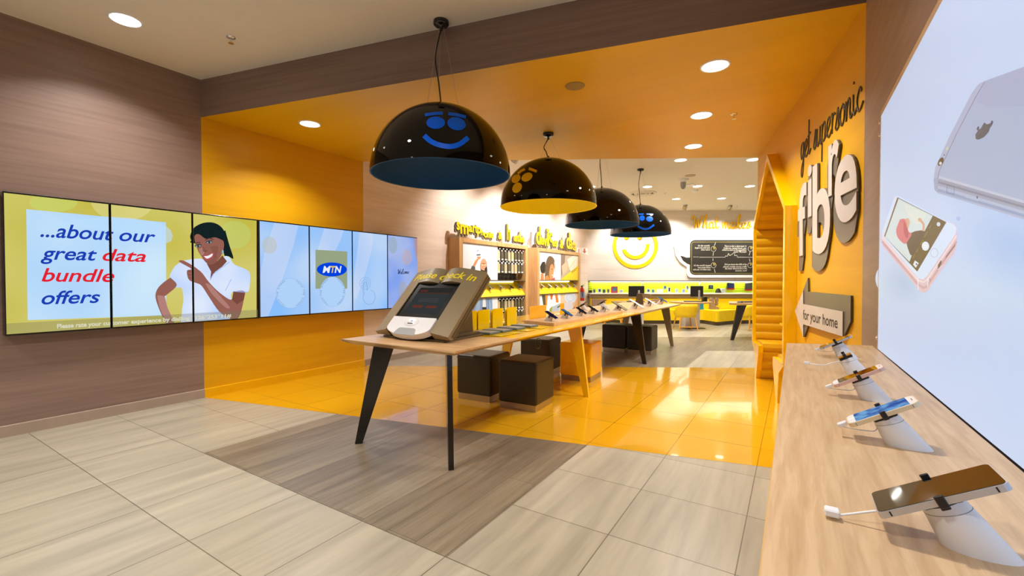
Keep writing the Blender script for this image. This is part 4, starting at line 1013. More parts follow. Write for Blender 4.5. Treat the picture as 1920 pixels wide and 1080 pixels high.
QX = XL+CD-.02
def qs(x, y): return atx(x, y, QX)
def k6(x, y): return (x/6+800, y/6+420)
def k7(x, y): return (x/6+1000, y/6+420)
def board(t, ya, yb, za, zb, mat, name='poster'):
    k = MB(); k.box((CD-.028, (ya+yb)/2-t.location.y, (za+zb)/2), (.012, yb-ya, zb-za)); return k.build(name, mat, t)
def art_on(t, A, ya, yb, za, zb, parent):
    o = A.build('print', None, clip=[(V((QX, ya, 0)), V((0, -1, 0))), (V((QX, yb, 0)), V((0, 1, 0))), (V((QX, 0, za)), V((0, 0, -1))), (V((QX, 0, zb)), V((0, 0, 1)))])
    o.parent = parent; o.matrix_parent_inverse = Matrix.Translation(-t.location)
p_up = board(t1, 6.09, 7.19, 1.202, 1.853, ink(226, 230, 240))
A = Art(qs, (1, 0, 0), .00003, .0008)
skn, den = ink(206, 150, 118), ink(128, 158, 200)
A.poly(P(k6, (515, 475), (545, 415), (570, 388), (568, 368), (600, 365), (612, 380), (580, 405), (548, 470), (535, 478)), ink(206, 140, 96))
A.poly(P(k6, (560, 342), (606, 338), (606, 352), (562, 355)), ink(78, 78, 92)); A.poly(P(k6, (562, 300), (588, 286), (582, 304), (566, 310)), ink(150, 160, 180))
A.poly(P(k6, (490, 520), (510, 470), (545, 478), (548, 540)), ink(80, 84, 96))
A.ell(*k6(641, 470), 6.4, 13.5, skn); A.poly(P(k6, (608, 500), (625, 520), (650, 508), (676, 478), (680, 560), (650, 600), (615, 560)), ink(56, 36, 30), True)
A.line(P(k6, (622, 448), (640, 444), (662, 448)), .9, ink(60, 44, 36)); A.ell(*k6(628, 460), 1.2, .9, ink(240, 236, 230)); A.ell(*k6(655, 460), 1.2, .9, ink(240, 236, 230)); A.poly(P(k6, (632, 515), (652, 512), (648, 522)), ink(246, 240, 236))
A.poly(P(k6, (560, 620), (600, 570), (690, 570), (720, 640)), ink(66, 70, 84))
art_on(t1, A, 6.09, 7.19, 1.202, 1.853, p_up)
p_lo = board(t1, 6.09, 7.19, .14, .858, ink(228, 234, 244))
A = Art(qs, (1, 0, 0), .00003, .0008)
A.poly(P(k6, (536, 820), (735, 820), (740, 930), (728, 1090), (690, 1130), (640, 1130), (648, 960), (636, 960), (600, 1130), (515, 1130), (520, 960)), den)
A.poly(P(k6, (560, 850), (600, 880), (590, 1000), (545, 1080)), ink(154, 182, 220), True); A.poly(P(k6, (690, 850), (720, 900), (715, 1000), (690, 1040)), ink(150, 178, 216), True)
A.poly(P(k6, (632, 835), (660, 835), (668, 935), (628, 935)), ink(232, 236, 244)); A.poly(P(k6, (624, 935), (672, 935), (672, 962), (624, 962)), ink(34, 34, 38))
A.line(P(k6, (530, 1010), (570, 1040)), 1.4, ink(40, 48, 70)); A.line(P(k6, (690, 840), (705, 1040)), 1.0, ink(60, 80, 120))
art_on(t1, A, 6.09, 7.19, .14, .858, p_lo)
# cabinet 2 posters
p_w = board(t2, 8.84, 9.955, 1.202, 1.848, ink(236, 240, 248)); A = Art(qs, (1, 0, 0), .00003, .0008)
A.poly(P(k7, (75, 480), (100, 430), (135, 435), (130, 540), (110, 560), (85, 540)), ink(24, 22, 22), True); A.poly(P(k7, (85, 560), (115, 550), (120, 640), (80, 640)), ink(214, 120, 70))
A.poly(P(k7, (128, 640), (130, 560), (140, 440), (165, 372), (200, 362), (235, 400), (240, 470), (215, 560), (185, 640)), ink(92, 70, 52), True)
A.poly(P(k7, (190, 470), (215, 450), (232, 500), (226, 560), (215, 615), (190, 625), (178, 560)), ink(222, 138, 88), True); A.poly(P(k7, (205, 572), (220, 568), (216, 584)), ink(248, 240, 236))
A.ell(*k7(208, 508), 1.3, .8, ink(50, 34, 28)); A.poly(P(k7, (135, 590), (165, 575), (190, 640), (130, 640)), ink(206, 130, 60)); A.poly(P(k7, (205, 615), (240, 600), (245, 640), (195, 640)), ink(196, 70, 90)); A.poly(P(k7, (232, 420), (250, 470), (240, 560)), ink(190, 170, 160), True)
art_on(t2, A, 8.84, 9.955, 1.202, 1.848, p_w)
p_y = board(t2, 9.965, 10.985, 1.202, 1.848, ink(182, 164, 146)); A = Art(qs, (1, 0, 0), .00003, .0008)
A.poly(P(k7, (312, 340), (360, 350), (350, 470), (312, 600)), ink(122, 104, 92)); A.poly(P(k7, (320, 470), (370, 430), (390, 480), (370, 540), (330, 560)), ink(214, 178, 150), True); A.poly(P(k7, (380, 400), (460, 350), (515, 370), (515, 460), (420, 530)), ink(226, 220, 210), True)
A.line(P(k7, (392, 520), (470, 405)), 1.2, ink(196, 206, 120)); A.poly(P(k7, (310, 640), (312, 622), (515, 455), (515, 640)), ink(238, 206, 20))
A.line(P(k7, (425, 540), (490, 495)), .8, M_text); A.line(P(k7, (428, 552), (480, 515)), .8, M_text)
art_on(t2, A, 9.965, 10.985, 1.202, 1.848, p_y)
p_l = board(t2, 8.84, 9.955, .14, .858, ink(236, 242, 250)); A = Art(qs, (1, 0, 0), .00003, .0008)
A.poly(P(k7, (95, 795), (135, 795), (140, 915), (112, 915)), ink(84, 70, 48)); A.poly(P(k7, (135, 795), (162, 795), (155, 915), (140, 915)), ink(228, 140, 60)); A.poly(P(k7, (190, 795), (222, 795), (210, 850), (196, 850)), ink(208, 96, 40)); A.poly(P(k7, (245, 795), (272, 795), (284, 880), (256, 880)), ink(226, 116, 40))
A.poly(P(k7, (215, 930), (300, 890), (290, 980), (205, 1000)), ink(170, 186, 206)); A.poly(P(k7, (180, 960), (215, 920), (205, 1000), (180, 1020)), ink(150, 160, 60)); A.line(P(k7, (270, 940), (305, 915)), 2, ink(40, 36, 30))
art_on(t2, A, 8.84, 9.955, .14, .858, p_l)
p_m = board(t2, 9.965, 10.985, .14, .858, ink(222, 196, 170)); A = Art(qs, (1, 0, 0), .00003, .0008)
A.ell(*k7(415, 830), 11, 10, ink(206, 218, 246)); A.ring(*k7(415, 830), 7, 6.4, .6, ink(150, 180, 236)); A.poly(P(k7, (335, 900), (420, 870), (450, 960), (350, 1010)), ink(206, 206, 226), True)
A.poly(P(k7, (430, 990), (470, 880), (500, 840), (505, 1030)), ink(214, 168, 128), True); A.ell(*k7(450, 955), 1.6, 1.6, ink(60, 80, 150)); A.ell(*k7(462, 940), 1.4, 1.4, ink(190, 60, 50)); A.ell(*k7(443, 965), 1.2, 1.2, ink(30, 30, 30))
art_on(t2, A, 9.965, 10.985, .14, .858, p_m)

# hanging packs: rows of eight, each pack a thing of its own
def pack(mat):
    t = thing('hanging_pack', '', 'accessory pack')
    k = MB(); k.prism(rrect(.086, .185, .008, 2), -.009, .009, (0, 0, -.125), (0, 1, 0), (0, 0, 1), (1, 0, 0)); k.build('case', mat, t)
    B((-.001, 0, -.022), (.004, .05, .034), .001, 1).build('header_card', M_pwhite, t)
    k = MB(); k.box((.0105, 0, -.19), (.002, .07, .02)); k.build('label_strip', M_pwhite, t)
    k = MB(); k.tube([(-.13, 0, .0), (.02, 0, 0), (.03, 0, .01)], .0035, 6); k.lathe([(.001, .012), (.012, .008), (.014, 0), (.012, -.008), (.001, -.012)], 10, (.03, 0, .01)); k.build('hook', M_pwhite, t)
    return t
pk = [pack(M_case), pack(plain('beige case pack', rgb(206, 182, 132), .3)), pack(M_caseb)]
rows = [(1.80, 'top row'), (1.555, 'second row'), (.815, 'row just below the yellow shelf'), (.575, 'lowest visible row')]
first = [True]*3; rnd = random.Random(3)
for z, rn in rows:
    for c in range(8):
        y = 7.26+.127*c; kind = rnd.choice((0, 0, 1, 1, 2)) if c < 6 else 2
        lb = 'phone case pack hanging in the %s of the nearer cabinet' % rn; g = 'case packs in the '+rn
        if first[kind]:
            pk[kind].location = (XL+.2, y, z); pk[kind]['label'] = lb; pk[kind]['group'] = g; first[kind] = False
        else: copy_tree(pk[kind], (XL+.2, y, z), 0, lb, g)

# demo phones on the sloped shelves
def shelf_phone(y, cabt, cabn, body, gl, label):
    x, z = .168, .995; yl = y-cabt.location.y
    k = MB(); k.tube([(x-.015, yl, z+.014), (x+.015, yl, z+.05)], .02, 10); po = k.build('phone_post', M_gplast, cabt)
    k = MB(); k.box((x+.02, yl, z+.056), (.02, .05, .012)); k.build('clip', M_bplast, po)
    p = thing('smartphone', label, 'phone', (XL+x+.025, y, z+.073), 0, 'phones on the '+cabn)
    p.rotation_euler = (0, radians(38), .25)
    k = MB(); k.prism(rrect(.13, .066, .01, 3), 0, .008); k.build('body', body, p)
    k = MB(); k.prism(rrect(.12, .06, .006, 3), .008, .0088); k.build('screen', gl, p)
pl = ['first', 'second', 'third', 'fourth', 'fifth', 'sixth']
for i, x in enumerate((902, 920, 940, 958, 975)):
    shelf_phone(atx(x, 540, XL+.19).y, t1, 'nearer yellow shelf', M_wplast if i < 3 else M_bplast, M_glass if i < 4 else M_blues, '%s phone from the left on the nearer yellow cabinet shelf' % pl[i])
for i, x in enumerate((1017, 1031, 1043, 1054, 1066, 1077)):
    shelf_phone(atx(x, 540, XL+.19).y, t2, 'farther yellow shelf', M_wplast if i else M_red, (M_glass, M_glass, M_gplast, M_lite, M_lite, M_blues)[i], '%s phone from the left on the farther yellow cabinet shelf' % pl[i])
# lettering over the cabinets
LX = XL+.16
def l2(x, y): p = atx(x, y, LX+.08); return p.y, p.z
def lf(O): return lambda a, b, d: V((LX+d, a, b))-O
def z7(b): return [(c, x0/7.7125+820, x1/7.7125+820, y0/7.7125+380, y1/7.7125+380) for c, x0, x1, y0, y1 in b]
def z6(b): return [(c, x0/6+1000, x1/6+1000, y0/6+420, y1/6+420) for c, x0, x1, y0, y1 in b]
t = thing('wall_sign', 'yellow 3D lettering over the nearer cabinet, handsets wording', 'sign', (LX, 7.1, 1.95), 0, 'yellow lettering above the cabinets')
letters(t, z7([('s', 300, 347, 275, 395), ('m', 352, 472, 315, 455), ('a', 476, 526, 335, 425), ('r', 530, 572, 330, 435), ('t', 566, 602, 318, 440), ('p', 597, 652, 355, 485), ('h', 655, 692, 385, 470), ('o', 694, 745, 430, 505), ('n', 747, 782, 438, 508), ('e', 779, 804, 425, 505), ('s', 804, 831, 440, 522), ('&', 903, 958, 425, 530), ('h', 1030, 1076, 310, 540)])+
        [('a', 966, 970.4, 442, 452.5), ('n', 970, 974.4, 442, 453), ('d', 973.6, 978.2, 434, 453.5), ('s', 977.6, 980.6, 446, 454.5), ('e', 980, 982.6, 444, 454.6), ('t', 981.8, 984, 441, 455), ('s', 983, 985.6, 446, 456)], l2, lf(t.location), (-.02, -.04), .05, M_sign, M_signside)
t = thing('wall_sign', 'yellow 3D lettering over the farther cabinet, devices wording', 'sign', (LX, 9.9, 1.95), 0, 'yellow lettering above the cabinets')
letters(t, z6([('d', 47, 97, 25, 230), ('e', 95, 132, 150, 235), ('v', 130, 167, 160, 250), ('i', 166, 191, 50, 250), ('c', 195, 230, 95, 210), ('e', 226, 257, 195, 252), ('s', 256, 286, 185, 257), ('&', 312, 352, 178, 276), ('d', 386, 426, 95, 280), ('a', 421, 452, 175, 285), ('t', 450, 472, 185, 295), ('a', 468, 496, 215, 303)]), l2, lf(t.location), (-.025, -.045), .05, M_sign, M_signside)
# fire signs and extinguisher on the far end of the left wall
for x0, x1, kind, lb in ((1081.5, 1089, 'box', 'small white sign with a red extinguisher symbol, beside the arrow sign'), (1089.5, 1102, 'arrow', 'small white sign with red down arrow on the far left wall')):
    a_, b_ = atx(x0, 476, XL+.006), atx(x1, 465.5, XL+.006)
    t = thing('fire_sign', lb, 'sign', (XL, (a_.y+b_.y)/2, (a_.z+b_.z)/2), 0, 'fire signs')
    w_, h_ = abs(b_.y-a_.y), abs(b_.z-a_.z)
    B((.004, 0, 0), (.006, w_, h_)).build('plate', M_pwhite, t)
    k = MB()
    if kind == 'arrow': k.prism([(-.022, .07), (.022, .07), (.022, 0), (.06, .0), (0, -.07), (-.06, 0), (-.022, 0)], .007, .0085, (0, 0, 0), (0, w_/.2*1, 0), (0, 0, 1), (1, 0, 0))
    else: k.prism([(-.03, -.06), (.03, -.06), (.03, .04), (.01, .07), (-.03, .05)], .007, .0085, (0, 0, 0), (0, 1, 0), (0, 0, 1), (1, 0, 0))
    k.build('symbol', M_red, t)
a_ = atx(1091, 567, XL+.09); t = thing('fire_extinguisher', 'red fire extinguisher hung on the wall past the cabinets', 'fire extinguisher', (XL+.09, a_.y, .62))
k = MB(); k.lathe([(.001, 0), (.06, .005), (.072, .02), (.072, .30), (.055, .35), (.028, .37), (.028, .39)], 20); k.build('cylinder', M_red, t)
k = MB(); k.lathe([(.0735, .09), (.0735, .25)], 20); k.build('label_band', ink(120, 130, 170), t)
k = MB(); k.lathe([(.028, .385), (.03, .42), (.018, .43), (.001, .43)], 12); k.box((.03, .03, .44), (.02, .12, .012)); k.box((.03, .03, .41), (.02, .10, .012)); k.build('valve_handle', M_bplast, t)
k = MB(); k.tube(smooth_path([(.02, -.02, .41), (.05, -.09, .38), (.06, -.095, .25), (.06, -.085, .12)], 5), .009, 8); k.build('hose', M_bplast, t)
B((-.08, 0, .25), (.02, .06, .2)).build('bracket', M_steel, t)

# ================================================================== BACK WALL
def bthing(name, label, cat, u, v, z, group=None, rz=0): return thing(name, label, cat, bk(u, v, z), YAW+rz, group)   # local: x along wall, -y towards us
# emblem
def rings(k, cx, cz, r, w_, a0, a1, d, n=48):
    pts = [(cx+(r+w_/2)*cos(a0+(a1-a0)*i/n), cz+(r+w_/2)*sin(a0+(a1-a0)*i/n)) for i in range(n+1)]+[(cx+(r-w_/2)*cos(a1-(a1-a0)*i/n), cz+(r-w_/2)*sin(a1-(a1-a0)*i/n)) for i in range(n+1)]
    vs = [(x, -dd, z) for dd in (0.002, d) for x, z in pts]; m_ = len(pts); fs = []
    for i in range(n):
        j = m_-1-i; fs += [(i, i+1, j-1, j), (m_+i, m_+j, m_+j-1, m_+i+1)]
    fs += [(i, (i+1) % m_, m_+(i+1) % m_, m_+i) for i in range(m_)]
    k.add(vs, fs, 0)
uc, zc_ = BK(1191, 461, 0)
t = bthing('smiley_emblem', 'big yellow ring smiley emblem on the white back wall', 'emblem', uc, 0, zc_)
k = MB(); rings(k, 0, 0, .61, .1, 0, 2*pi, .02); k.build('ring', M_sign, t)
k = MB(); rings(k, .0, .02, .36, .1, radians(200), radians(365), .02); k.build('smile', M_sign, t)
for sx in (-.26, .12):
    k = MB(); k.lathe([(.001, .02), (.07, .02), (.07, .002)], 24, (sx, 0, .24), M=Matrix.Rotation(pi/2, 4, 'X')); k.build('eye', M_sign, t)
# handwriting
u0, z0 = BK(1298, 427.5, .02); u1, z1 = BK(1406, 427, .02); st, Wd = hand('What makes'); k = None
t = bthing('wall_lettering', 'yellow handwritten What makes lettering on the back wall', 'lettering', u0, .02, z0)
sc_ = (u1-u0)/Wd; wx = 0
for word, xoff in (('What', 0), ('makes', hand('What ')[1])):
    k = MB()
    for path in hand(word)[0]: k.tube([((xoff+p[0])*sc_*1.02, -.005, p[1]*.37) for p in path], .02, 6)
    k.build('word', M_sign, t)
# speech bubble board
uL, zT = BK(1294, 450, .06); _, zB = BK(1294, 515, .06); uR = uL+3.0
t = bthing('speech_bubble_board', 'black speech bubble board with white edge on the back wall', 'board', uL, 0, zB)
Wb, Hb = uR-uL, zT-zB
def bub(gr, tail):
    r = .14; w0_, w1_, h0_, h1_ = -gr, Wb+gr, -gr, Hb+gr; pts = []
    for cx, cz, a0 in ((w1_-r, h1_-r, 0), (w0_+r, h1_-r, 90)): pts += [(cx+r*cos(radians(a0+15*i)), cz+r*sin(radians(a0+15*i))) for i in range(7)]
    pts += tail
    for cx, cz, a0 in ((w0_+r, h0_+r, 180), (w1_-r, h0_+r, 270)): pts += [(cx+r*cos(radians(a0+15*i)), cz+r*sin(radians(a0+15*i))) for i in range(7)]
    return pts
k = MB(); k.prism(bub(.085, [(-.085, .62), (-.22, .60), (-.34, .68), (-.46, .82), (-.41, .55), (-.28, .36), (-.085, .22)]), -.05, -.002, (0, 0, 0), (1, 0, 0), (0, 0, 1), (0, 1, 0)); k.build('white_edge', M_pwhite, t)
k = MB(); k.prism(bub(0, [(0, .50), (-.1, .495), (-.19, .53), (-.28, .55), (-.2, .41), (-.08, .32), (0, .29)]), -.056, -.05, (0, 0, 0), (1, 0, 0), (0, 0, 1), (0, 1, 0)); k.build('black_face', M_board, t)
def bs(x, y): return onp(x, y, K0+KV*.057, KV)
def k8(x, y): return (x/7.712+1260, y/7.714+390)
A = Art(bs, tuple(KV), .00005, .001); chalk = ink(222, 218, 206); ol = ink(150, 140, 70)
x0, y0, x1, y1 = k8(283, 492)+k8(1600, 945); A.line([(x1, y0), (x0+3, y0), (x0, y0+3), (x0, y1-3), (x0+3, y1), (x1, y1)], .9, ol)
for ln, xr, ys in (((('It\'s the world\'s', 375), ('largest city with both', 330), ('urban nature', 420)), 548, (545, 575, 603)), ((('It\'s the world\'s largest', 315), ('man-made forest', 372), ('with over 10 million trees', 305)), 560, (830, 860, 890)),
                   ((('There is also a skyscraper in', 760), ('California, named tower, just', 745), ('visited as soon as the population', 725), ('past 700 people', 915)), 1076, (550, 580, 606, 632)), ((('Did you know that 60% of the', 760), ('planet\'s mobile money traffic', 738), ('has been discovered in the', 765), ('country, now!', 915)), 1082, (815, 848, 875, 905))):
    for (tx, xl_), y in zip(ln, ys): A.text(tx, k8(xl_, y+11), k8(xr, y+11), k8(xr, y-13), k8(xl_, y-13), chalk, .01, .2)
A.line(P(k8, (305, 708), (385, 708)), .5, chalk); A.line(P(k8, (395, 712), (768, 712), (775, 690), (800, 700), (815, 655), (835, 690), (880, 660), (905, 625), (905, 690), (940, 685), (945, 712), (1400, 712)), .55, chalk)
for pts in (((630, 500), (612, 545)), ((600, 640), (592, 690)), ((592, 730), (592, 765)), ((612, 880), (624, 935)), ((1130, 630), (1115, 685)), ((1118, 735), (1128, 775))): A.line([k8(*p) for p in pts], .8, chalk)
for cx, cy in ((600, 592), (600, 828), (1135, 590), (1130, 828)): A.ring(*k8(cx, cy), 4.6, 4.8, .5, chalk); A.poly(P(k8, (cx-8, cy-35), (cx+22, cy-40), (cx+24, cy), (cx, cy+10)), ol)
o = A.build('chalk_writing', None, clip=[(bk(uR-.05, 0), KU)]); o.parent = t; o.matrix_parent_inverse = t.matrix_world.inverted() if False else (Matrix.Translation(t.location) @ Matrix.Rotation(YAW, 4, 'Z')).inverted()
# niche, shelf and bench along the back wall
zn1 = BK(1200, 527.5, 0)[1]; zs = BK(1200, 549.5, .36)[1]
t = bthing('slat_wall_shelf', 'lime slat panel with lit display shelf along the back wall', 'shelf', 0, 0, 0)
Lb = 6.3
B((Lb/2, -.012, (zn1+zs)/2), (Lb, .02, zn1-zs)).build('slat_panel', M_lime, t)
k = MB()
for i in range(5): k.box((Lb/2, -.024, zs+.06+i*.062), (Lb, .006, .008))
k.build('slat_groove', plain('olive groove', rgb(170, 180, 20), .5), t)['kind'] = 'stuff'
B((Lb/2, -.18, zn1+.012), (Lb, .36, .024)).build('canopy', M_taupe2, t)
k = MB(); k.tube([(.05, -.06, zn1-.012), (Lb-.05, -.06, zn1-.012)], .012, 8); k.build('led_tube', M_led, t)
B((Lb/2, -.19, zs-.015), (Lb, .38, .03)).build('shelf_top', M_pwhite, t)
B((Lb/2, -.17, zs-.085), (Lb, .34, .11)).build('shelf_fascia', M_taupe, t)
for ud in (BK(1204, 540, .05)[0], BK(1311.5, 540, .05)[0]): B((ud, -.06, (zn1+zs)/2), (.018, .1, zn1-zs-.004)).build('divider', M_gplast, t)
led = bpy.data.lights.new('shelf_led', 'AREA'); led.shape = 'RECTANGLE'; led.size = Lb-.2; led.size_y = .03; led.energy = 26; led.color = (.88, 1, .7)
lo = bpy.data.objects.new('shelf_led', led); C.objects.link(lo); lo.parent = t; lo.location = (Lb/2, -.10, zn1-.03); lo.rotation_euler = (radians(20), 0, 0)
t = bthing('wall_bench', 'long yellow upholstered bench with wavy front along the back wall', 'bench', 0, 0, 0)
fr_ = [(1080, .62), (1130, .62), (1200, .85), (1262, .85), (1312, .70), (1330, 1.0), (1345, 1.32), (1362, 1.1), (1385, .85), (1440, .7), (1520, .7)]
fp = []
for x, v in fr_:
    D = 13.07-v; fp.append(((x-960)/840*D-2.225, v))
fp[0] = (0.02, .62); fp.append((Lb, .7)); fp = smooth_path(fp, 4)
def strip(v_in): return [(u, -(v-v_in)) for u, v in fp]+[(Lb, -.05), (.02, -.05)]
k = MB(); k.prism(strip(0), .10, .385); o = k.build('seat', M_ymat, t); bv = o.modifiers.new('b', 'BEVEL'); bv.width = .03; bv.segments = 3; bv.limit_method = 'ANGLE'; bv.angle_limit = radians(50)
k = MB(); k.prism(strip(.06), 0, .099); k.build('kick_board', M_taupe2, t)
B((Lb/2+.01, -.19, (.386+zs-.145)/2), (Lb-.02, .26, zs-.145-.386), .02, 2).build('backrest', M_ymat, t)
# goods on the back shelf
def goods(name, x0, x1, y0, y1, mats, label, cat, dep=.05, v=.2, zoff=0, hang=False):
    ua, zb = BK(x0, y1, v); ub, za = BK(x1, y0, v); w_ = ub-ua; h_ = za-zb
    zb = zs+.001 if not hang else zb
    t = bthing(name, label, cat, (ua+ub)/2, v, zb, 'goods on the lit back shelf', rnd.uniform(-.2, .2)); 
    if name == 'cap':
        k = MB(); k.lathe([(w_*.48*cos(a), h_*sin(a)) for a in (radians(88*i/8) for i in range(9))], 20, sy=.8); k.build('crown', mats[0], t)
        k = MB(); k.prism([(-w_*.3, -w_*.3), (w_*.5, -w_*.75), (w_*.55, -w_*.4), (w_*.3, -w_*.2)], 0, .008); k.build('visor', mats[0], t); return
    B((0, 0, h_/2), (w_, dep, h_), min(w_, h_, dep)*.12, 1).build('box_body', mats[0], t)
    if name == 'router_box': B((0, -.004, h_*.1), (w_*.96, dep+.01, h_*.22), .004).build('red_base', M_red, t)
    B((0, -dep/2-.001, h_*.55), (w_*.62, .002, h_*.6)).build('front_print', mats[1], t)
ip = ink
gd = [('phone_box', 1103.5, 1110, 540.5, 545.5, (ip(70, 54, 40), ip(50, 40, 30)), 'low dark brown box at the left end of the back shelf'),
      ('phone_box', 1112.3, 1116.3, 539, 545.5, (ip(120, 128, 150), ip(70, 80, 120)), 'grey blue phone box, second item on the back shelf'), ('phone_box', 1120.8, 1127, 538, 546, (ip(226, 232, 244), ip(40, 60, 110)), 'white box with dark picture on the back shelf'),
      ('phone_box', 1130, 1134.8, 539.5, 546, (ip(96, 96, 110), ip(60, 70, 100)), 'dark grey phone box left of the pink box'), ('phone_box', 1138.5, 1142.3, 538, 545, (ip(130, 130, 140), ip(110, 70, 60)), 'thin grey phone box right beside the pink box'),
      ('toy_box', 1145.8, 1158, 534, 546, (ip(206, 60, 96), ip(80, 130, 170)), 'largest box on the back shelf, pink with blue front'), ('phone_box', 1161, 1168, 540, 546, (ip(234, 236, 244), ip(160, 170, 190)), 'small white leaning box right of the pink box'),
      ('phone_box', 1212.4, 1218.5, 539, 546.5, (ip(224, 232, 246), ip(60, 80, 110)), 'white box with dark logo right of the first monitor'), ('phone_box', 1222, 1227, 538.5, 545, (ip(150, 190, 220), ip(70, 110, 130)), 'pale blue box with dark front on the back shelf'),
      ('paper_stack', 1231, 1243, 539.5, 546.5, (ip(250, 250, 250), ip(244, 244, 240)), 'wide white blank card standing on the back shelf'), ('phone_box', 1244, 1249, 536, 543, (ip(170, 206, 236), ip(90, 120, 150)), 'light blue box raised on the shelf right of the white card'),
      ('phone_box', 1252, 1256.5, 537, 548, (ip(232, 236, 246), ip(40, 50, 70)), 'tall white box with a dark top on the back shelf'), ('phone_box', 1266, 1271, 538, 546, (ip(200, 222, 246), ip(180, 200, 230)), 'pale blue box, left of the second monitor'),
      ('phone_box', 1278, 1284, 540, 547, (ip(206, 214, 236), ip(150, 160, 210)), 'lavender box standing left of the second monitor'), ('phone_box', 1286, 1290.5, 536, 543.5, (ip(190, 206, 232), ip(110, 130, 170)), 'small grey blue box just left of the second monitor'), ('paper_stack', 1290, 1298, 539, 548, (ip(246, 248, 250), ip(240, 240, 240)), 'white card partly behind the second monitor'),
      ('speaker_box', 1328.5, 1337, 534, 541.5, (ip(44, 50, 66), ip(90, 120, 160)), 'dark blue boxed gadget hanging above the dark cap'), ('cap', 1341, 1352.5, 538, 547, (ip(52, 48, 44), ip(120, 60, 40)), 'dark rounded cap on the back shelf'), ('paper_stack', 1351, 1360, 539, 547, (ip(250, 250, 250), ip(240, 240, 240)), 'white card right beside the dark cap'),
      ('router_box', 1362, 1377, 530, 543, (ip(58, 58, 66), ip(40, 60, 150)), 'large dark box with red base on the back wall slats'), ('router_box', 1397, 1412, 530, 545, (ip(70, 70, 72), ip(90, 90, 92)), 'dark box with red base at the booth edge')]
for nm, x0, x1, y0, y1, ms, lb in gd: goods(nm, x0, x1, y0, y1, ms, lb, nm.replace('_', ' '), hang=(nm in ('router_box', 'speaker_box') or 'raised' in lb or 'just left of' in lb), v=(.2 if 'beside the dark cap' not in lb else .1) if nm not in ('router_box', 'speaker_box') else .09)

# ------------------------------------------------------------------ round tables, monitors, chairs, cushions
def rtable(u, v, z, r, label):
    t = bthing('round_table', label, 'table', u, v, 0, 'round tables before the bench')
    k = MB(); k.lathe([(.001, z-.035), (r-.05, z-.035), (r, z-.012), (r, z), (.001, z)], 40); k.build('tabletop', M_oakd, t)
    B((0, 0, .02+(z-.055)/2), (.36, .36, z-.055), .01).build('pedestal', M_stand, t)
    B((.05, 0, .01), (.5, .44, .02), .004).build('foot_plate', M_taupe2, t)
def monitor(u, v, z, rz, w_, h_, label):
    t = bthing('monitor', label, 'monitor', u, v, z, 'monitors on the round tables', rz)
    B((0, .0, .12+h_/2), (w_, .03, h_), .006).build('screen_housing', M_bplast, t)
    B((0, .018, .12+h_/2), (w_-.03, .002, h_-.03)).build('display', M_glass, t)
    k = MB(); k.box((.05, -.035, .16), (.045, .035, .24), 0, .006, 1); k.build('stand_neck', M_gplast, t)
    k = MB(); k.lathe([(.10, 0), (.10, .008), (.03, .014), (.001, .014)], 24, (.05, -.03, 0)); k.build('stand_base', M_bplast, t)
    k = MB(); k.box((-.12, -.25, .012), (.42, .13, .022), 0, .004, 1); k.build('keyboard', M_bplast, t)
def pos(x, D): return (x-960)/840*D-2.225, 13.07-D
TRZ = .665
u_, v_ = pos(1190, 11.3); rtable(u_, v_, TRZ, .5, 'round table behind the first monitor, left one'); monitor(u_+.03, v_+.05, TRZ, .12, .41, .27, 'black monitor seen from behind, left one')
u_, v_ = pos(1294, 11.2); rtable(u_, v_, TRZ, .51, 'round oak table with the right monitor, before the bench'); monitor(u_+.16, v_+.02, TRZ, -.25, .3, .27, 'black monitor seen from behind, right one')
t = bthing('desk_phone', 'black desk phone on the round table right of the monitor', 'desk phone', u_+.36, v_+.0, TRZ)
B((0, 0, .06), (.10, .12, .12), .01).build('body', M_bplast, t); B((-.03, -.065, .07), (.02, .03, .1), .006).build('handset', M_bplast, t)
ch = [None]
def chair(x, D, rz, label):
    u, v = pos(x, D)
    if ch[0]: return copy_tree(ch[0], bk(u, v, 0), YAW+rz, label)
    t = bthing('tub_chair', label, 'chair', u, v, 0, 'yellow tub chairs with wooden legs', rz); ch[0] = t
    n = 22; vs = []; fs = []
    for j in range(5):                         # curved shell, open towards +y (the table)
        f = j/4
        for i in range(n+1):
            a = radians(178+184*i/n); r = .235+.045*f; back = max(0, -sin(a)); hz = .315+f*(.115+.20*min(1, back*1.5))
            vs.append((r*cos(a)*1.02, r*sin(a)*.92, hz))
    q = 5*(n+1); vs += [(x_*.88, y_*.88, z_) for x_, y_, z_ in vs]
    for o in (0, q):
        for j in range(4):
            for i in range(n): fs.append((o+j*(n+1)+i, o+j*(n+1)+i+1, o+(j+1)*(n+1)+i+1, o+(j+1)*(n+1)+i))
    for i in range(n): fs.append((4*(n+1)+i, 4*(n+1)+i+1, q+4*(n+1)+i+1, q+4*(n+1)+i)); fs.append((i, i+1, q+i+1, q+i))
    for e_ in (0, n):
        for j in range(4): fs.append((j*(n+1)+e_, (j+1)*(n+1)+e_, q+(j+1)*(n+1)+e_, q+j*(n+1)+e_))
    k = MB(); k.add(vs, fs, 0, True); k.build('shell', M_ymat2, t)
    k = MB(); k.lathe([(.001, .325), (.185, .325), (.198, .34), (.198, .385), (.17, .40), (.001, .40)], 28, sy=.92); k.build('seat', M_ymat2, t)
    for sx in (-1, 1):
        for sy in (-1, 1): k = MB(); k.tube([(sx*.17, sy*.15, .33), (sx*.225, sy*.2, 0)], [.02, .013], 8); k.build('leg', M_woodleg, t)
    k = MB(); k.box((0, -.185, .09), (.4, .018, .022)); k.build('stretcher', M_woodleg, t)
    return t
chair(1285.5, 10.75, 0, 'yellow tub chair with wooden legs before the right monitor table')
chair(1412, 10.7, .1, 'yellow tub chair half hidden by the peaked booth')
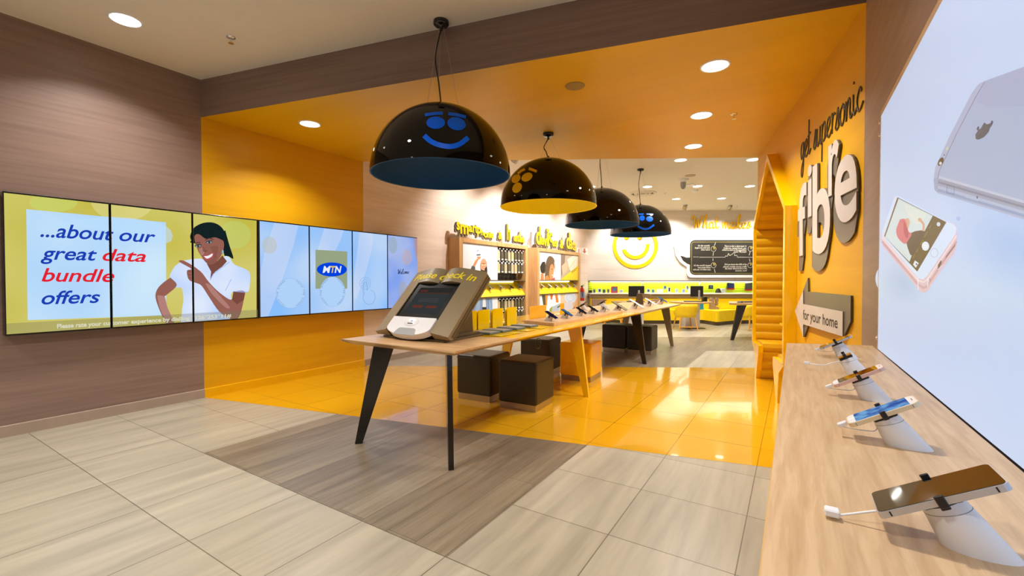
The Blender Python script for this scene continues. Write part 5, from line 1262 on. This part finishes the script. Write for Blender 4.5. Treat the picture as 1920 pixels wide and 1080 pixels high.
chair(1150, 11.0, -.3, 'yellow tub chair behind the long table, legs showing above the dark stools')
def cushion(name, x, y0, y1, w_, v, mat, label, prof):
    """cut-out cushion: prof in units of half width / height"""
    u, zb = BK(x, y1, v); h_ = BK(x, y0, v)[1]-.386; t = bthing(name, label, 'cushion', u, v, .3865, 'patterned cushions on the yellow bench')
    k = MB(); k.prism([(a*w_/2, b*h_) for a, b in prof], -.05, .05, (0, 0, 0), (1, 0, 0), (0, 0, 1), (0, 1, 0)); o = k.build('cover', mat, t)
    bv = o.modifiers.new('b', 'BEVEL'); bv.width = .02; bv.segments = 3; bv.limit_method = 'ANGLE'
    return t
bootp = [(-1, 0), (.9, 0), (1, .08), (.9, .16), (.3, .22), (-.1, .45), (-.25, .98), (-.6, 1), (-.95, .95)]
cushion('letter_cushion', 1339, 558.5, 583, .25, .55, M_cush, 'tall boot shaped taupe cushion on the bench', bootp)
cushion('letter_cushion', 1343.5, 558.5, 575, .09, .48, M_cush, 'narrow taupe figure eight cushion leaning behind the boot shape', [(-.5, .32), (.2, .3), (.7, .5), (.3, .62), (.9, .8), (.6, 1), (-.4, 1), (-.9, .8), (-.4, .62), (-.7, .45)])
cushion('square_cushion', 1122, 561, 582, .36, .5, M_cush, 'square taupe cushion at the left end of the bench', [(-1, 0), (1, 0), (1, 1), (-1, 1)])
cushion('square_cushion', 1232, 561, 582, .3, .5, M_cush, 'rounded taupe cushion behind the silver tablets', [(-1, .1), (-.8, 0), (.8, 0), (1, .1), (1, .9), (.8, 1), (-.8, 1), (-1, .9)])
cushion('square_cushion', 1314, 567, 583, .13, .62, M_teal, 'blue patterned cushion under the right monitor table', [(-1, 0), (1, 0), (.8, .5), (1, 1), (-.6, 1), (-.4, .5)])
# second long table on the right
t = thing('display_table', 'second oak table half hidden behind the yellow booth', 'table', bk(0, 0, 0), YAW, None)
uA, vA = pos(1368, 9.15); zt_ = 1.2-(568.5-525.2)/840*9.1
k = MB(); k.prism([(uA, -vA), (uA+1.9, -vA-.35), (uA+1.9, -vA+.75), (uA+.35, -vA+.75)], zt_-.035, zt_); k.build('tabletop', M_oakd, t)
uf, vf = pos(1373.5, 8.93); uq, vq = pos(1391, 9.0)
leg((uf, -vf), (uq, -vq), (1, .2), M_black, t, O=V((0, 0, 0)), wt=.2, wb=.06, zt=zt_-.035)
leg((uf+1.6, -vf-.2), (uf+1.45, -vf-.1), (1, .2), M_black, t, O=V((0, 0, 0)), wt=.2, wb=.06, zt=zt_-.035)
t = thing('computer_mouse', 'black mouse on the half hidden table by the booth', 'computer mouse', bk(pos(1388, 9.3)[0], pos(1388, 9.3)[1], zt_))
k = MB(); k.lathe([(.001, .035), (.035, .03), (.06, .012), (.062, 0)], 20, sy=.6); k.build('shell', M_bplast, t)
t = thing('keyboard', 'black keyboard on the half hidden table by the booth', 'keyboard', bk(pos(1408, 9.4)[0], pos(1408, 9.4)[1], zt_), YAW)
B((0, 0, .012), (.35, .14, .022), .004).build('case', M_bplast, t); B((0, 0, .024), (.32, .11, .004)).build('key_field', M_gplast, t)

# ================================================================== YELLOW RIGHT WALL: booth and signs
RA = math.atan2(WD.y, WD.x)                     # local: x along the wall into the shop, y out of the wall
def rthing(name, label, cat, s, z, group=None): return thing(name, label, cat, rw(s, z), RA, group)
# local frame of rthing: x = s, y = off (WN is +y when it is 90 deg left of WD)
t = rthing('booth', 'yellow house shaped seating booth with quilted lining set in the wall', 'booth', 0, 0)
FO, FI, th = .10, -.75, .055
out = [(PS0, .41), (PS0, PE), (pc, PP), (PS1, PE), (PS1, .41)]
sl = (PP-PE)/(pc-PS0); dz = th*sqrt(1+sl*sl)
inn = [(PS0+th, .41), (PS0+th, PE-.0+sl*th-dz+.0), (pc, PP-dz), (PS1-th, PE+sl*th-dz), (PS1-th, .41)]
k = MB(); vs = []; fs = []
for d in (FO, FI):
    vs += [(s_, d, z_) for s_, z_ in out]+[(s_, d, z_) for s_, z_ in inn]
for i in range(4):
    fs += [(i, i+1, 5+i+1, 5+i), (10+i, 15+i, 15+i+1, 10+i+1), (i, 10+i, 10+i+1, i+1), (5+i, 5+i+1, 15+i+1, 15+i)]
fs += [(0, 5, 15, 10), (4, 14, 19, 9)]
k.add(vs, fs, 0); k.build('shell_frame', M_ylac, t)
# benches (side panels with sloped feet)
for sgn, s0, nm in ((1, PS0, 'near'), (-1, PS1, 'far')):
    pr = [(0, .42), (.46, .42), (.46, .34), (.30, .0), (.235, 0), (.19, .30), (0, .405)]
    for d0_, d1_ in ((FO, FO-.05), (FI+.05, FI)):
        k = MB(); k.prism([(s0+sgn*a, b) for a, b in pr], d1_, d0_, (0, 0, 0), (1, 0, 0), (0, 0, 1), (0, 1, 0)); k.build('bench_end', M_ylac, t)
    k = MB(); q_ = [(s0+sgn*.06, .36), (s0+sgn*.445, .36), (s0+sgn*.46, .40), (s0+sgn*.45, .445), (s0+sgn*.40, .455), (s0+sgn*.06, .45)]
    k.prism(q_, FI+.05, FO-.045, (0, 0, 0), (1, 0, 0), (0, 0, 1), (0, 1, 0)); k.build('bench_seat', M_quilt, t)
    # quilted front under the seat
    k = MB()
    zz = [.355, .24, .12, .0]; sx_ = lambda z_: s0+sgn*(.30+.13*z_/.36)
    def quilt(k, pa, pb, d0_, d1_, nr, bulge, nm_=None):
        """horizontal channels between two lines pa->pb (s,z), across the depth"""
        N_ = 6; prof_ = []; L_ = V((pb[0]-pa[0], pb[1]-pa[1])); n_ = V((-L_.y, L_.x)).normalized()
        for r_ in range(nr):
            for i in range(N_):
                f = (r_+i/N_)/nr; b_ = bulge*(1-(2*i/N_-1)**4)
                prof_.append((pa[0]+L_.x*f+n_.x*b_, pa[1]+L_.y*f+n_.y*b_))
        prof_.append(pb); m_ = len(prof_)
        k.add([(s_, d0_, z_) for s_, z_ in prof_]+[(s_, d1_, z_) for s_, z_ in prof_], [(i, i+1, m_+i+1, m_+i) for i in range(m_-1)], 0, True)
    quilt(k, (sx_(.36), .36), (sx_(0), .004), FI+.05, FO-.045, 3, sgn*.018); k.build('quilted_bench_front', M_quilt, t)
    k = MB(); a_ = s0+sgn*(th+.004)
    quilt(k, (a_, PE-.05), (a_, .45), FI+.02, FO-.03, 13, sgn*.022); k.build('quilted_side', M_quilt, t)
    k = MB(); quilt(k, (pc-sgn*.0, PP-dz-.004), (a_, PE+sl*th-dz-.012), FI+.02, FO-.03, 7, sgn*.034); k.build('quilted_roof_lining', M_quilt, t)
k = MB(); k.add([(PS0+th, FI+.03, 0), (PS1-th, FI+.03, 0), (PS1-th, FI+.03, PE), (pc, FI+.03, PP-dz), (PS0+th, FI+.03, PE)], [(0, 1, 2, 3, 4)], 0); k.build('back_panel', M_quilt, t)
B((pc, -.33, .70), (.42, .5, .03), .006).build('fold_table', M_ylac, t)
# signs
def r2(off): return lambda x, y: RW(x, y, off)
def rf(s0, z0): return lambda a, b, d: V((a-s0, d, b-z0))
t = rthing('wall_lettering', 'dark script get supersonic lettering on the yellow wall', 'lettering', .6, 2.2)
g2 = r2(.012); q = [g2(1499, 302), g2(1614.5, 201), g2(1614.5, 110), g2(1499, 236)]
Wg = hand('get supersonic')[1]
for word, xo in (('get', 0), ('supersonic', hand('get ')[1])):
    k = MB()
    for path in hand(word)[0]:
        pts = [bil(q, (xo+p[0])/Wg, p[1]) for p in path]
        k.tube([(a-.6, 0, b-2.2) for a, b in pts], .0085, 8)
    k.v = [(x_, .004+y_*.4, z_) for x_, y_, z_ in k.v]      # cut from flat sheet
    k.build('word', [M_fscript, M_text], t)
t = rthing('wall_sign', 'big white fibre letters on dark bronze bodies on the yellow wall', 'sign', .6, 1.7)
def k9(x, y): return (x/4.153+1480, y/4.153+260)
def lb9(b): return [(c,)+(k9(x0, 0)[0], k9(x1, 0)[0], k9(0, y0)[1], k9(0, y1)[1]) for c, x0, x1, y0, y1 in b]
FDEP = .022
letters(t, lb9([('f', 65, 133, 355, 910), ('i', 143, 174, 205, 608), ('b', 180, 317, 165, 895), ('r', 303, 385, 20, 432), ('e', 352, 525, 130, 650)]), r2(FDEP), rf(.6, 1.7), (.05, -.13), FDEP, M_fface, M_fdark, .02, 1260)
t = rthing('wall_sign', 'white arrow sign for your home with dark bronze body', 'sign', .5, .9)
def k10(x, y): return (x/6+1480, y/6+500)
g3 = r2(.022); ar = [g3(*k10(*p)) for p in ((62, 500), (155, 790), (155, 648), (598, 785), (600, 505), (155, 420), (153, 270))]; arf = [tuple(range(7))]
f2 = rf(.5, .9)
o = face(ar, arf, f2, .014, .022, t, [M_fface, M_fdark], 'arrow_face')
up_ = g3(*k10(197, 127)); dn_ = ar[6]
sweep(ar, arf, (up_[0]-dn_[0], up_[1]-dn_[1]), f2, .002, .015, t, M_fdark, 'arrow_body')
pts, fs = text_pts('for your home', [g3(*k10(155, 588)), g3(*k10(545, 694)), g3(*k10(545, 560)), g3(*k10(155, 476))], .012)
k = MB(); k.add([f2(p[0], p[1], .0228) for p in pts], fs, 0); k.build('arrow_lettering', M_text, t)
